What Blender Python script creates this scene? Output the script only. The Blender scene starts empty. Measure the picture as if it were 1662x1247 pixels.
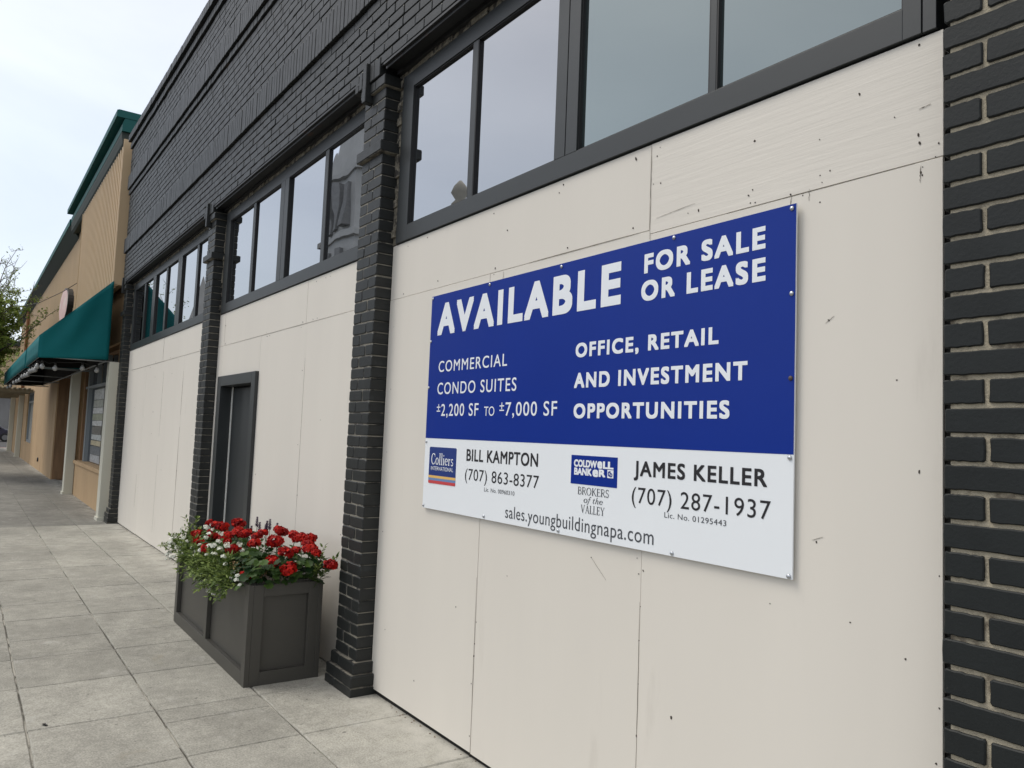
import bpy, bmesh, math, random
from math import sin, cos, pi, radians
from mathutils import Vector, Matrix, Euler
import numpy as np

rnd = random.Random(7)
sc = bpy.context.scene
COL = sc.collection

# ------------------------------------------------------------------ camera
CZ = 1.615
R = ((0.57983488, -0.03489445, -0.81398642),      # world x axis in camera (right, down, forward)
     (0.81375804, 0.07369156, 0.57651314),        # world y
     (0.03986682, -0.99667042, 0.07112457))       # world z
cam = bpy.data.cameras.new('camera')
cam.sensor_width = 36.0
cam.lens = 36.0 * 1248.0 / 1662.0
cam.clip_start = 0.05
cam.clip_end = 2000
cob = bpy.data.objects.new('camera', cam)
COL.objects.link(cob)
cob.matrix_world = Matrix(((R[0][0], -R[0][1], -R[0][2], 0.0),
                           (R[1][0], -R[1][1], -R[1][2], -2.2),
                           (R[2][0], -R[2][1], -R[2][2], CZ),
                           (0, 0, 0, 1)))
sc.camera = cob

# ------------------------------------------------------------------ light
SUN_DIR = Vector((-0.42, -0.44, 0.84)).normalized()     # towards the sun
world = bpy.data.worlds.new('World')
sc.world = world
world.use_nodes = True
nt = world.node_tree
nt.nodes.clear()
wo = nt.nodes.new('ShaderNodeOutputWorld')
sky = nt.nodes.new('ShaderNodeTexSky')
sky.sky_type = 'NISHITA'
sky.sun_disc = False
sky.sun_elevation = math.asin(SUN_DIR.z)
sky.sun_rotation = math.atan2(SUN_DIR.x, SUN_DIR.y)
bg1 = nt.nodes.new('ShaderNodeBackground'); bg1.inputs[1].default_value = 0.05
nt.links.new(sky.outputs[0], bg1.inputs[0])
tc = nt.nodes.new('ShaderNodeTexCoord')
sep = nt.nodes.new('ShaderNodeSeparateXYZ')
nt.links.new(tc.outputs['Generated'], sep.inputs[0])
mp = nt.nodes.new('ShaderNodeMapping'); mp.inputs['Scale'].default_value = (1.0, 1.0, 2.6)
nt.links.new(tc.outputs['Generated'], mp.inputs[0])
n1 = nt.nodes.new('ShaderNodeTexNoise'); n1.inputs['Scale'].default_value = 2.4
n1.inputs['Detail'].default_value = 5; n1.inputs['Roughness'].default_value = 0.5
n1.inputs['Distortion'].default_value = 0.4
nt.links.new(mp.outputs[0], n1.inputs['Vector'])
cr = nt.nodes.new('ShaderNodeValToRGB')
cr.color_ramp.elements[0].position = 0.32; cr.color_ramp.elements[0].color = (0.585, 0.61, 0.655, 1)
cr.color_ramp.elements[1].position = 0.68; cr.color_ramp.elements[1].color = (0.715, 0.738, 0.775, 1)
nt.links.new(n1.outputs['Fac'], cr.inputs[0])
grad = nt.nodes.new('ShaderNodeMapRange')               # overcast sky: brighter overhead
grad.inputs['From Min'].default_value = 0.0; grad.inputs['From Max'].default_value = 1.0
grad.inputs['To Min'].default_value = 0.86; grad.inputs['To Max'].default_value = 1.40
nt.links.new(sep.outputs['Z'], grad.inputs['Value'])
bg2 = nt.nodes.new('ShaderNodeBackground')
warm = nt.nodes.new('ShaderNodeMapRange')              # the cloud is bluish low down and a warmer white overhead
warm.inputs['From Min'].default_value = 0.30; warm.inputs['From Max'].default_value = 0.85
nt.links.new(sep.outputs['Z'], warm.inputs['Value'])
wm = nt.nodes.new('ShaderNodeMix'); wm.data_type = 'RGBA'; wm.blend_type = 'MULTIPLY'; wm.inputs[7].default_value = (1.12, 1.0, 0.84, 1)
nt.links.new(warm.outputs[0], wm.inputs[0]); nt.links.new(cr.outputs[0], wm.inputs[6])
nt.links.new(wm.outputs[2], bg2.inputs[0]); nt.links.new(grad.outputs[0], bg2.inputs[1])
add = nt.nodes.new('ShaderNodeAddShader')
nt.links.new(bg1.outputs[0], add.inputs[0]); nt.links.new(bg2.outputs[0], add.inputs[1])
nt.links.new(add.outputs[0], wo.inputs[0])

sl = bpy.data.lights.new('sun', 'SUN'); sl.energy = 1.45; sl.angle = radians(26); sl.color = (1.0, 0.955, 0.865)
so = bpy.data.objects.new('sun', sl); COL.objects.link(so)
so.rotation_euler = SUN_DIR.to_track_quat('Z', 'Y').to_euler()
so.location = SUN_DIR * 40

sc.view_settings.view_transform = 'Standard'
sc.view_settings.look = 'None'
sc.view_settings.exposure = 0.14
sc.view_settings.gamma = 1.0
sc.cycles.max_bounces = 6

# ------------------------------------------------------------------ helpers
class MB:
    def __init__(s): s.v = []; s.f = []; s.m = []; s.s = []
    def face(s, idx, m=0, sm=False): s.f.append(idx); s.m.append(m); s.s.append(sm)
    def add(s, verts, faces, m=0, sm=False):
        b = len(s.v); s.v.extend(verts)
        for f in faces: s.face([b + i for i in f], m, sm)
    def box(s, x0, x1, y0, y1, z0, z1, m=0):
        if x0 > x1: x0, x1 = x1, x0
        if y0 > y1: y0, y1 = y1, y0
        if z0 > z1: z0, z1 = z1, z0
        s.add([(x0, y0, z0), (x1, y0, z0), (x1, y1, z0), (x0, y1, z0), (x0, y0, z1), (x1, y0, z1), (x1, y1, z1), (x0, y1, z1)],
              [(3, 2, 1, 0), (4, 5, 6, 7), (0, 1, 5, 4), (1, 2, 6, 5), (2, 3, 7, 6), (3, 0, 4, 7)], m)
    def prism_x(s, prof, x0, x1, m=0):
        """profile [(y,z)...] anticlockwise seen from +x, swept along x"""
        n = len(prof)
        v = [(x0, y, z) for y, z in prof] + [(x1, y, z) for y, z in prof]
        f = [tuple(range(n - 1, -1, -1)), tuple(range(n, 2 * n))]
        f += [(i, (i + 1) % n, n + (i + 1) % n, n + i) for i in range(n)]
        s.add(v, f, m)
    def prism_y(s, prof, y0, y1, m=0):
        """profile [(x,z)...] anticlockwise seen from -y"""
        n = len(prof)
        v = [(x, y0, z) for x, z in prof] + [(x, y1, z) for x, z in prof]
        f = [tuple(range(n)), tuple(range(2 * n - 1, n - 1, -1))]
        f += [((i + 1) % n, i, n + i, n + (i + 1) % n) for i in range(n)]
        s.add(v, f, m)
    def tube(s, pts, rad, n=6, m=0, cap=True):
        pts = [Vector(p) for p in pts]
        if not hasattr(rad, '__len__'): rad = [rad] * len(pts)
        b = len(s.v)
        up = None
        for i, p in enumerate(pts):
            t = (pts[min(i + 1, len(pts) - 1)] - pts[max(i - 1, 0)])
            t.normalize()
            if up is None:
                up = Vector((0, 0, 1)) if abs(t.z) < 0.9 else Vector((1, 0, 0))
            a = t.cross(up)
            if a.length < 1e-4: a = t.orthogonal()
            a.normalize(); c = a.cross(t); up = c
            for k in range(n):
                w = 2 * pi * k / n
                q = p + (a * cos(w) + c * sin(w)) * rad[i]
                s.v.append(tuple(q))
        for i in range(len(pts) - 1):
            for k in range(n):
                s.face([b + i * n + k, b + (i + 1) * n + k, b + (i + 1) * n + (k + 1) % n, b + i * n + (k + 1) % n], m, True)
        if cap:
            s.face([b + k for k in range(n)], m)
            s.face([b + (len(pts) - 1) * n + k for k in range(n - 1, -1, -1)], m)
    def lathe(s, prof, cx, cy, n=16, m=0, sm=True):
        """prof [(r,z)...] from bottom to top about the vertical axis"""
        b = len(s.v)
        for r, z in prof:
            for k in range(n):
                s.v.append((cx + r * cos(2 * pi * k / n), cy + r * sin(2 * pi * k / n), z))
        for i in range(len(prof) - 1):
            for k in range(n):
                s.face([b + i * n + k, b + i * n + (k + 1) % n, b + (i + 1) * n + (k + 1) % n, b + (i + 1) * n + k], m, sm)
        s.face([b + k for k in range(n - 1, -1, -1)], m)
        s.face([b + (len(prof) - 1) * n + k for k in range(n)], m)

def part(name, mb, mats, parent=None, bevel=0, seg=2, origin=None):
    me = bpy.data.meshes.new(name)
    off = Vector((0, 0, 0))
    if parent is not None: off = wloc(parent)
    elif origin is not None: off = Vector(origin)
    v = [(a[0] - off.x, a[1] - off.y, a[2] - off.z) for a in mb.v]
    me.from_pydata(v, [], mb.f)
    if not isinstance(mats, (list, tuple)): mats = [mats]
    for m in mats: me.materials.append(m)
    me.polygons.foreach_set('material_index', mb.m)
    me.polygons.foreach_set('use_smooth', mb.s)
    me.update()
    o = bpy.data.objects.new(name, me)
    COL.objects.link(o)
    if parent is not None: o.parent = parent
    elif origin is not None: o.location = origin
    if bevel:
        b = o.modifiers.new('bevel', 'BEVEL'); b.width = bevel; b.segments = seg
        b.limit_method = 'ANGLE'; b.angle_limit = radians(40)
    return o

def wloc(o):
    p = Vector(o.location)
    while o.parent is not None:
        o = o.parent; p = p + Vector(o.location)
    return p

def tag(o, label, cat, group=None):
    o['label'] = label; o['category'] = cat
    if group: o['group'] = group
    return o

def thing(name, label, cat, loc=(0, 0, 0), group=None):
    o = bpy.data.objects.new(name, None); COL.objects.link(o)
    o.location = loc; o.empty_display_size = 0.2
    return tag(o, label, cat, group)

def structure(name, mb, mats, **k):
    o = part(name, mb, mats, **k); o['kind'] = 'structure'
    return o

# ------------------------------------------------------------------ materials
def mat(name, color, rough=0.6, metal=0.0, spec=0.5, var=0.0, vscale=3.0, vdetail=4, bump=0.0, bscale=40.0, bdist=0.01,
        color2=None, c2lo=0.5, c2hi=0.6, c2scale=6.0, stretch=(1, 1, 1), rvar=0.0, coat=0.0, c2detail=6, distort=0.0, bstretch=None):
    m = bpy.data.materials.new(name); m.use_nodes = True
    t = m.node_tree; p = t.nodes['Principled BSDF']; L = t.links.new
    p.inputs['Roughness'].default_value = rough
    p.inputs['Metallic'].default_value = metal
    p.inputs['Specular IOR Level'].default_value = spec
    if coat: p.inputs['Coat Weight'].default_value = coat
    col = None
    c = (*color, 1)
    p.inputs['Base Color'].default_value = c
    co = t.nodes.new('ShaderNodeTexCoord')
    mpn = t.nodes.new('ShaderNodeMapping'); mpn.inputs['Scale'].default_value = stretch
    L(co.outputs['Object'], mpn.inputs[0])
    def noise(scale, detail=4, dist=0.0, vec=mpn):
        n = t.nodes.new('ShaderNodeTexNoise'); n.inputs['Scale'].default_value = scale
        n.inputs['Detail'].default_value = detail; n.inputs['Roughness'].default_value = 0.6
        n.inputs['Distortion'].default_value = dist
        L(vec.outputs[0], n.inputs['Vector']); return n
    if var > 0:
        n = noise(vscale, vdetail, distort)
        r = t.nodes.new('ShaderNodeMapRange')
        r.inputs['From Min'].default_value = 0.25; r.inputs['From Max'].default_value = 0.75
        r.inputs['To Min'].default_value = 1 - var; r.inputs['To Max'].default_value = 1 + var
        L(n.outputs['Fac'], r.inputs['Value'])
        mx = t.nodes.new('ShaderNodeMix'); mx.data_type = 'RGBA'; mx.blend_type = 'MULTIPLY'
        mx.inputs[0].default_value = 1.0; mx.inputs[6].default_value = c
        L(r.outputs[0], mx.inputs[7]); col = mx.outputs[2]
    if color2 is not None:
        n = noise(c2scale, c2detail, distort)
        r = t.nodes.new('ShaderNodeMapRange'); r.interpolation_type = 'SMOOTHSTEP'
        r.inputs['From Min'].default_value = c2lo; r.inputs['From Max'].default_value = c2hi
        L(n.outputs['Fac'], r.inputs['Value'])
        mx = t.nodes.new('ShaderNodeMix'); mx.data_type = 'RGBA'
        L(r.outputs[0], mx.inputs[0])
        if col: L(col, mx.inputs[6])
        else: mx.inputs[6].default_value = c
        mx.inputs[7].default_value = (*color2, 1); col = mx.outputs[2]
    if col: L(col, p.inputs['Base Color'])
    if rvar > 0:
        n = noise(vscale * 2.3, 4)
        r = t.nodes.new('ShaderNodeMapRange')
        r.inputs['To Min'].default_value = max(0.02, rough - rvar); r.inputs['To Max'].default_value = min(1, rough + rvar)
        L(n.outputs['Fac'], r.inputs['Value']); L(r.outputs[0], p.inputs['Roughness'])
    if bump > 0:
        vec = mpn
        if bstretch is not None:
            vec = t.nodes.new('ShaderNodeMapping'); vec.inputs['Scale'].default_value = bstretch
            L(co.outputs['Object'], vec.inputs[0])
        n = noise(bscale, 5, 0.0, vec)
        b = t.nodes.new('ShaderNodeBump'); b.inputs['Strength'].default_value = bump; b.inputs['Distance'].default_value = bdist
        L(n.outputs['Fac'], b.inputs['Height']); L(b.outputs[0], p.inputs['Normal'])
    return m

def glass_mat(name, body, refl, lo=0.42, hi=0.8, wave=0.0, wscale=1.0, wdist=0.05):
    """coated window glass: dark behind, strong mirror reflection that grows at a grazing angle"""
    m = bpy.data.materials.new(name); m.use_nodes = True
    t = m.node_tree; L = t.links.new
    t.nodes.clear()
    out = t.nodes.new('ShaderNodeOutputMaterial')
    d = t.nodes.new('ShaderNodeBsdfDiffuse'); d.inputs[0].default_value = (*body, 1)
    g = t.nodes.new('ShaderNodeBsdfGlossy'); g.inputs[0].default_value = (*refl, 1); g.inputs['Roughness'].default_value = 0.004
    lw = t.nodes.new('ShaderNodeLayerWeight'); lw.inputs[0].default_value = 0.35
    r = t.nodes.new('ShaderNodeMapRange'); r.inputs['To Min'].default_value = lo; r.inputs['To Max'].default_value = hi
    L(lw.outputs['Facing'], r.inputs['Value'])
    mx = t.nodes.new('ShaderNodeMixShader')
    L(r.outputs[0], mx.inputs[0]); L(d.outputs[0], mx.inputs[1]); L(g.outputs[0], mx.inputs[2])
    if wave > 0:
        co = t.nodes.new('ShaderNodeTexCoord')
        n = t.nodes.new('ShaderNodeTexNoise'); n.inputs['Scale'].default_value = wscale; n.inputs['Detail'].default_value = 1.0
        L(co.outputs['Object'], n.inputs['Vector'])
        b = t.nodes.new('ShaderNodeBump'); b.inputs['Strength'].default_value = wave; b.inputs['Distance'].default_value = wdist
        L(n.outputs['Fac'], b.inputs['Height']); L(b.outputs[0], g.inputs['Normal'])
    L(mx.outputs[0], out.inputs[0])
    return m

M = {}
M['brick'] = mat('black_painted_brick', (0.0155, 0.0172, 0.0168), 0.47, spec=0.38, var=0.18, vscale=5, bump=0.18, bscale=70, bdist=0.004,
                 color2=(0.024, 0.027, 0.028), c2lo=0.60, c2hi=0.72, c2scale=9, rvar=0.10)
M['brick_chip'] = mat('black_painted_brick_worn', (0.0125, 0.0150, 0.0155), 0.52, spec=0.28, var=0.2, vscale=6, bump=0.22, bscale=90, bdist=0.004,
                 color2=(0.23, 0.215, 0.18), c2lo=0.725, c2hi=0.745, c2scale=19, rvar=0.1)
M['mortar_dark'] = mat('painted_mortar', (0.012, 0.013, 0.014), 0.8, var=0.3, bump=0.5, bscale=60, bdist=0.005,
                 color2=(0.085, 0.062, 0.045), c2lo=0.60, c2hi=0.66, c2scale=2.6)
M['mortar'] = mat('bare_mortar', (0.38, 0.335, 0.25), 0.92, var=0.25, vscale=18, bump=0.9, bscale=130, bdist=0.006,
                 color2=(0.14, 0.115, 0.085), c2lo=0.53, c2hi=0.70, c2scale=14)
M['mortar_thin'] = mat('thin_mortar', (0.21, 0.195, 0.16), 0.92, var=0.3, vscale=18, bump=0.6, bscale=130, bdist=0.004,
                 color2=(0.045, 0.042, 0.038), c2lo=0.50, c2hi=0.62, c2scale=7)
M['rough_mortar'] = mat('rough_mortar', (0.20, 0.18, 0.14), 0.95, var=0.4, vscale=14, bump=1.0, bscale=40, bdist=0.02,
                 color2=(0.05, 0.045, 0.04), c2lo=0.5, c2hi=0.6, c2scale=16)
M['frame'] = mat('charcoal_frame_paint', (0.028, 0.0315, 0.0325), 0.42, var=0.10, vscale=4, bump=0.10, bscale=30, bdist=0.002, stretch=(0.25, 1, 1))
M['gasket'] = mat('black_gasket', (0.008, 0.008, 0.009), 0.55)
M['steel'] = mat('painted_steel_lintel', (0.016, 0.017, 0.018), 0.5, var=0.3, color2=(0.06, 0.03, 0.018), c2lo=0.62, c2hi=0.7, c2scale=5)
M['ply'] = mat('painted_plywood', (0.68, 0.642, 0.580), 0.62, spec=0.3, var=0.035, vscale=1.3, bump=0.10, bscale=7, bdist=0.006,
               color2=(0.63, 0.592, 0.532), c2lo=0.62, c2hi=0.76, c2scale=5, stretch=(1, 1, 0.18), bstretch=(1, 1, 0.12))
M['ply_grain'] = mat('grained_plywood', (0.69, 0.652, 0.590), 0.6, spec=0.3, var=0.03, vscale=1.2, bump=0.20, bscale=9, bdist=0.008,
               bstretch=(0.35, 1, 5.5))
M['dark'] = mat('shade_black', (0.010, 0.009, 0.008), 0.9)  # painted shade: black for the board gaps and the awning undersides
M['hole'] = mat('nail_hole', (0.05, 0.04, 0.032), 0.9)
M['debris'] = mat('grit', (0.22, 0.18, 0.14), 0.95, var=0.6, vscale=60)
M['door'] = mat('charcoal_door_paint', (0.021, 0.0245, 0.026), 0.45, var=0.06, vscale=3, bump=0.05, bscale=90, bdist=0.001,
                color2=(0.10, 0.11, 0.115), c2lo=0.72, c2hi=0.78, c2scale=12)
M['white'] = mat('white_paint', (0.78, 0.775, 0.73), 0.55, var=0.05)
M['sign_white'] = mat('white_sign_print', (0.80, 0.83, 0.86), 0.38, spec=0.4, var=0.01)
M['sign_blue'] = mat('blue_sign_print', (0.003, 0.026, 0.245), 0.32, spec=0.20, var=0.04, vscale=2, bump=0.012, bscale=60, bdist=0.002, bstretch=(6, 1, 0.02))
M['sign_letter'] = mat('white_lettering', (0.80, 0.83, 0.87), 0.38, spec=0.4)
M['ink'] = mat('black_ink', (0.012, 0.011, 0.014), 0.45)
M['ink_grey'] = mat('grey_ink', (0.06, 0.065, 0.075), 0.45)
M['logo_blue'] = mat('logo_blue', (0.012, 0.035, 0.19), 0.35, var=0.15, vscale=2.0, color2=(0.05, 0.14, 0.42), c2lo=0.56, c2hi=0.75, c2scale=3.5)
M['logo_yellow'] = mat('logo_yellow', (0.75, 0.46, 0.13), 0.4)
M['logo_sky'] = mat('logo_blue_grey', (0.14, 0.24, 0.45), 0.4)
M['logo_red'] = mat('logo_red', (0.55, 0.055, 0.06), 0.4)
M['screw'] = mat('screw_metal', (0.5, 0.52, 0.55), 0.35, metal=0.9)
M['screw_rust'] = mat('rusty_screw', (0.10, 0.075, 0.07), 0.6, metal=0.4)

# pavement
def concrete(name, base, seed):
    m = bpy.data.materials.new(name); m.use_nodes = True
    t = m.node_tree; p = t.nodes['Principled BSDF']; L = t.links.new
    p.inputs['Roughness'].default_value = 0.85; p.inputs['Specular IOR Level'].default_value = 0.25
    co = t.nodes.new('ShaderNodeTexCoord')
    def noise(scale, st, detail=6, dist=0.0, rough=0.6, off=0):
        mm = t.nodes.new('ShaderNodeMapping'); mm.inputs['Scale'].default_value = st
        mm.inputs['Location'].default_value = (seed + off, seed * 2 + off, 0)
        L(co.outputs['Object'], mm.inputs[0])
        n = t.nodes.new('ShaderNodeTexNoise'); n.inputs['Scale'].default_value = scale; n.inputs['Detail'].default_value = detail
        n.inputs['Roughness'].default_value = rough; n.inputs['Distortion'].default_value = dist
        L(mm.outputs[0], n.inputs['Vector']); return n.outputs['Fac']
    def ramp(v, a, b, lo, hi):
        r = t.nodes.new('ShaderNodeMapRange'); r.interpolation_type = 'SMOOTHSTEP'
        r.inputs['From Min'].default_value = a; r.inputs['From Max'].default_value = b
        r.inputs['To Min'].default_value = lo; r.inputs['To Max'].default_value = hi
        L(v, r.inputs['Value']); return r.outputs[0]
    def mul(c, v):
        x = t.nodes.new('ShaderNodeMix'); x.data_type = 'RGBA'; x.blend_type = 'MULTIPLY'; x.inputs[0].default_value = 1
        if isinstance(c, tuple): x.inputs[6].default_value = c
        else: L(c, x.inputs[6])
        L(v, x.inputs[7]); return x.outputs[2]
    def blend(c, col, f):
        x = t.nodes.new('ShaderNodeMix'); x.data_type = 'RGBA'; L(f, x.inputs[0]); L(c, x.inputs[6])
        x.inputs[7].default_value = (*col, 1); return x.outputs[2]
    at = t.nodes.new('ShaderNodeAttribute'); at.attribute_name = 'slab_tone'
    c = mul((*base, 1), ramp(noise(0.9, (1, 1, 1), 3, 0.2), 0.3, 0.7, 0.88, 1.09))
    c = mul(c, at.outputs['Fac'])
    c = mul(c, ramp(noise(13, (1, 0.9, 1), 9, 0.3, 0.72), 0.28, 0.74, 0.85, 1.12))
    c = mul(c, ramp(noise(2.6, (0.8, 1, 1), 6, 0.2, 0.6, 21), 0.32, 0.70, 0.88, 1.08))
    c = mul(c, ramp(noise(110, (1, 1, 1), 4), 0.25, 0.75, 0.72, 1.22))
    c = blend(c, (0.52, 0.51, 0.48), ramp(noise(4.2, (0.8, 1.3, 1), 8, 0.3, 0.68, 5), 0.56, 0.76, 0, 0.42))      # pale worn lime
    c = blend(c, (0.12, 0.115, 0.105), ramp(noise(6.5, (2.4, 0.6, 1), 7, 0.2, 0.66, 9), 0.63, 0.75, 0, 0.50))
    c = blend(c, (0.10, 0.095, 0.09), ramp(noise(26, (1, 1, 1), 2, 0.0, 0.5, 17), 0.70, 0.73, 0, 0.6))    # dark scuffs
    c = blend(c, (0.15, 0.145, 0.13), ramp(noise(15, (2.0, 0.45, 1), 6, 0.1, 0.6, 31), 0.60, 0.74, 0, 0.34))
    sx = t.nodes.new('ShaderNodeSeparateXYZ'); L(co.outputs['Object'], sx.inputs[0])
    lime = t.nodes.new('ShaderNodeMath'); lime.operation = 'MULTIPLY'; L(ramp(sx.outputs['Y'], -0.45, -0.02, 0, 1), lime.inputs[0]); L(ramp(noise(7, (1, 1, 1), 7, 0.2, 0.65, 41), 0.36, 0.62, 0, 0.65), lime.inputs[1])
    c = blend(c, (0.50, 0.485, 0.44), lime.outputs[0])
    c = blend(c, (0.27, 0.235, 0.17), ramp(noise(2.4, (1, 1, 1), 5, 1.2, 0.6, 13), 0.64, 0.74, 0, 0.30))          # rusty stain
    L(c, p.inputs['Base Color'])
    b = t.nodes.new('ShaderNodeBump'); b.inputs['Strength'].default_value = 0.35; b.inputs['Distance'].default_value = 0.004
    L(noise(120, (1, 1, 1), 6), b.inputs['Height']); L(b.outputs[0], p.inputs['Normal'])
    return m
M['concrete'] = concrete('pavement_concrete', (0.315, 0.306, 0.270), 3.0)
M['concrete_far'] = concrete('older_pavement_concrete', (0.225, 0.219, 0.198), 8.0)
M['joint'] = mat('joint_dirt', (0.10, 0.095, 0.082), 0.95, var=0.4, vscale=20, color2=(0.40, 0.385, 0.34), c2lo=0.44, c2hi=0.56, c2scale=3)
M['asphalt'] = mat('asphalt', (0.05, 0.05, 0.052), 0.9, var=0.3, vscale=2, bump=0.5, bscale=150, bdist=0.006)

# window glass
M['glass_far'] = glass_mat('sky_reflecting_glass', (0.012, 0.014, 0.015), (0.69, 0.70, 0.715), 0.36, 0.97, 0.02, 0.8)
M['glass_near'] = glass_mat('dim_reflection_glass', (0.030, 0.045, 0.046), (0.49, 0.545, 0.535), 0.32, 0.95, 0.02, 0.8)  # same glass as glass_far, with a dimmer greenish reflection set into its colours
M['glass_wavy'] = glass_mat('rippled_window_glass', (0.02, 0.022, 0.022), (0.84, 0.87, 0.92), 0.46, 0.95, 0.035, 2.2, 0.04)
M['glass_dark'] = glass_mat('dark_shop_glass', (0.010, 0.010, 0.010), (0.8, 0.82, 0.85), 0.06, 0.85)

# neighbour
M['stucco'] = mat('tan_stucco', (0.47, 0.325, 0.185), 0.85, var=0.10, vscale=1.2, bump=0.3, bscale=50, bdist=0.004,
                  color2=(0.36, 0.21, 0.11), c2lo=0.58, c2hi=0.75, c2scale=2.2, stretch=(1, 1, 0.4))
M['clad'] = mat('tan_metal_cladding', (0.53, 0.39, 0.235), 0.6, var=0.07, vscale=1.0, stretch=(1, 1, 0.3))
M['brown'] = mat('brown_timber', (0.24, 0.135, 0.065), 0.7, var=0.25, vscale=4, stretch=(3, 3, 0.4))
M['teal_trim'] = mat('teal_trim', (0.004, 0.085, 0.080), 0.6, spec=0.3, var=0.12, vscale=2)
M['teal'] = mat('teal_canvas', (0.0, 0.118, 0.128), 0.72, spec=0.25, var=0.08, vscale=1.6, bump=0.2, bscale=300, bdist=0.001)
M['cove'] = mat('dark_cornice_cove', (0.035, 0.045, 0.040), 0.7, spec=0.3)
M['cream'] = mat('cream_column_paint', (0.58, 0.57, 0.48), 0.55, var=0.07, vscale=3, stretch=(1, 1, 0.3))
M['alu'] = mat('grey_aluminium', (0.26, 0.29, 0.31), 0.45, metal=0.2)
M['rust'] = mat('rusty_pipe', (0.25, 0.115, 0.05), 0.8, var=0.3, vscale=6)
M['sign_pink'] = mat('faded_pink_face', (0.74, 0.50, 0.47), 0.5, var=0.10, vscale=4, color2=(0.76, 0.66, 0.60), c2lo=0.5, c2hi=0.66, c2scale=3)
M['black'] = mat('black_metal', (0.010, 0.010, 0.010), 0.45)
M['bulb'] = mat('clear_bulb', (0.30, 0.30, 0.29), 0.12, spec=0.8)
M['rod'] = mat('grey_rod', (0.30, 0.32, 0.33), 0.4, metal=0.4)
M['lattice'] = mat('weathered_slats', (0.20, 0.175, 0.12), 0.8, var=0.25, vscale=5)

# planter and plants
M['planter'] = mat('planter_grey_paint', (0.053, 0.050, 0.043), 0.45, var=0.05, vscale=2, bump=0.03, bscale=60, bdist=0.001)
M['soil'] = mat('soil', (0.03, 0.022, 0.015), 0.95, var=0.4, vscale=30)
def leaf_mat(name, a, b, rough=0.5, tr=0.25):
    m = bpy.data.materials.new(name); m.use_nodes = True
    t = m.node_tree; p = t.nodes['Principled BSDF']; L = t.links.new
    p.inputs['Roughness'].default_value = rough; p.inputs['Specular IOR Level'].default_value = 0.18
    at = t.nodes.new('ShaderNodeAttribute'); at.attribute_name = 'tone'
    mx = t.nodes.new('ShaderNodeMix'); mx.data_type = 'RGBA'
    L(at.outputs['Fac'], mx.inputs[0]); mx.inputs[6].default_value = (*a, 1); mx.inputs[7].default_value = (*b, 1)
    L(mx.outputs[2], p.inputs['Base Color'])
    if tr:
        tb = t.nodes.new('ShaderNodeBsdfTranslucent'); L(mx.outputs[2], tb.inputs[0])
        ms = t.nodes.new('ShaderNodeMixShader'); ms.inputs[0].default_value = tr
        L(p.outputs[0], ms.inputs[1]); L(tb.outputs[0], ms.inputs[2])
        L(ms.outputs[0], t.nodes['Material Output'].inputs[0])
    return m
M['ger_leaf'] = leaf_mat('geranium_leaf', (0.014, 0.040, 0.012), (0.080, 0.140, 0.032))
M['trail_leaf'] = leaf_mat('trailing_leaf', (0.050, 0.090, 0.020), (0.24, 0.31, 0.085))
M['petal_red'] = leaf_mat('red_petal', (0.17, 0.001, 0.005), (0.58, 0.018, 0.009), 0.55, 0.2)
M['petal_white'] = leaf_mat('white_petal', (0.75, 0.76, 0.68), (0.90, 0.91, 0.84), 0.6, 0.2)
M['bract'] = leaf_mat('salvia_bract', (0.030, 0.012, 0.050), (0.10, 0.045, 0.13), 0.6, 0.0)
M['bud'] = leaf_mat('spent_bud', (0.22, 0.13, 0.07), (0.34, 0.25, 0.13), 0.7, 0.1)
M['stem'] = mat('green_stem', (0.06, 0.09, 0.03), 0.6)
M['tree_leaf'] = leaf_mat('tree_leaf', (0.10, 0.15, 0.030), (0.32, 0.40, 0.10), 0.5, 0.3)
M['bark'] = mat('bark', (0.085, 0.065, 0.05), 0.9, var=0.3, vscale=10)

def gz(x):
    """the pavement falls away gently to the left"""
    return max(-0.05, min(0.0, 0.0045 * (x + 3.6)))

# ------------------------------------------------------------------ ground, pavement, road
g = MB(); g.box(-400, 400, -400, 400, -1.2, -0.6)
structure('ground', g, M['asphalt'])
g = MB(); g.box(-53.4, 20, -16.5, -3.95, -0.6, -0.17)
g.box(-78, -53.4, -60, 60, -0.6, -0.174)
structure('road', g, M['asphalt'])
g = MB(); g.box(-53.0, 20, -3.95, -3.80, -0.6, -0.055)
structure('kerb', g, M['concrete_far'], bevel=0.015)
g = MB(); g.box(-57, 20, -21.5, -16.5, -0.6, -0.05)
structure('far_pavement', g, M['concrete_far'])
M['red_kerb'] = mat('red_kerb_paint', (0.30, 0.05, 0.035), 0.7, var=0.3)
g = MB(); g.box(-53.42, -53.25, -3.6, 6, -0.6, -0.045); g.box(-78.2, -78.0, -20, 30, -0.6, 0.0)
structure('red_kerb', g, M['red_kerb'], bevel=0.01)
g = MB(); g.box(-140, -78.2, -20, 60, -0.6, -0.02)
structure('far_plaza', g, M['concrete_far'])

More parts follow.
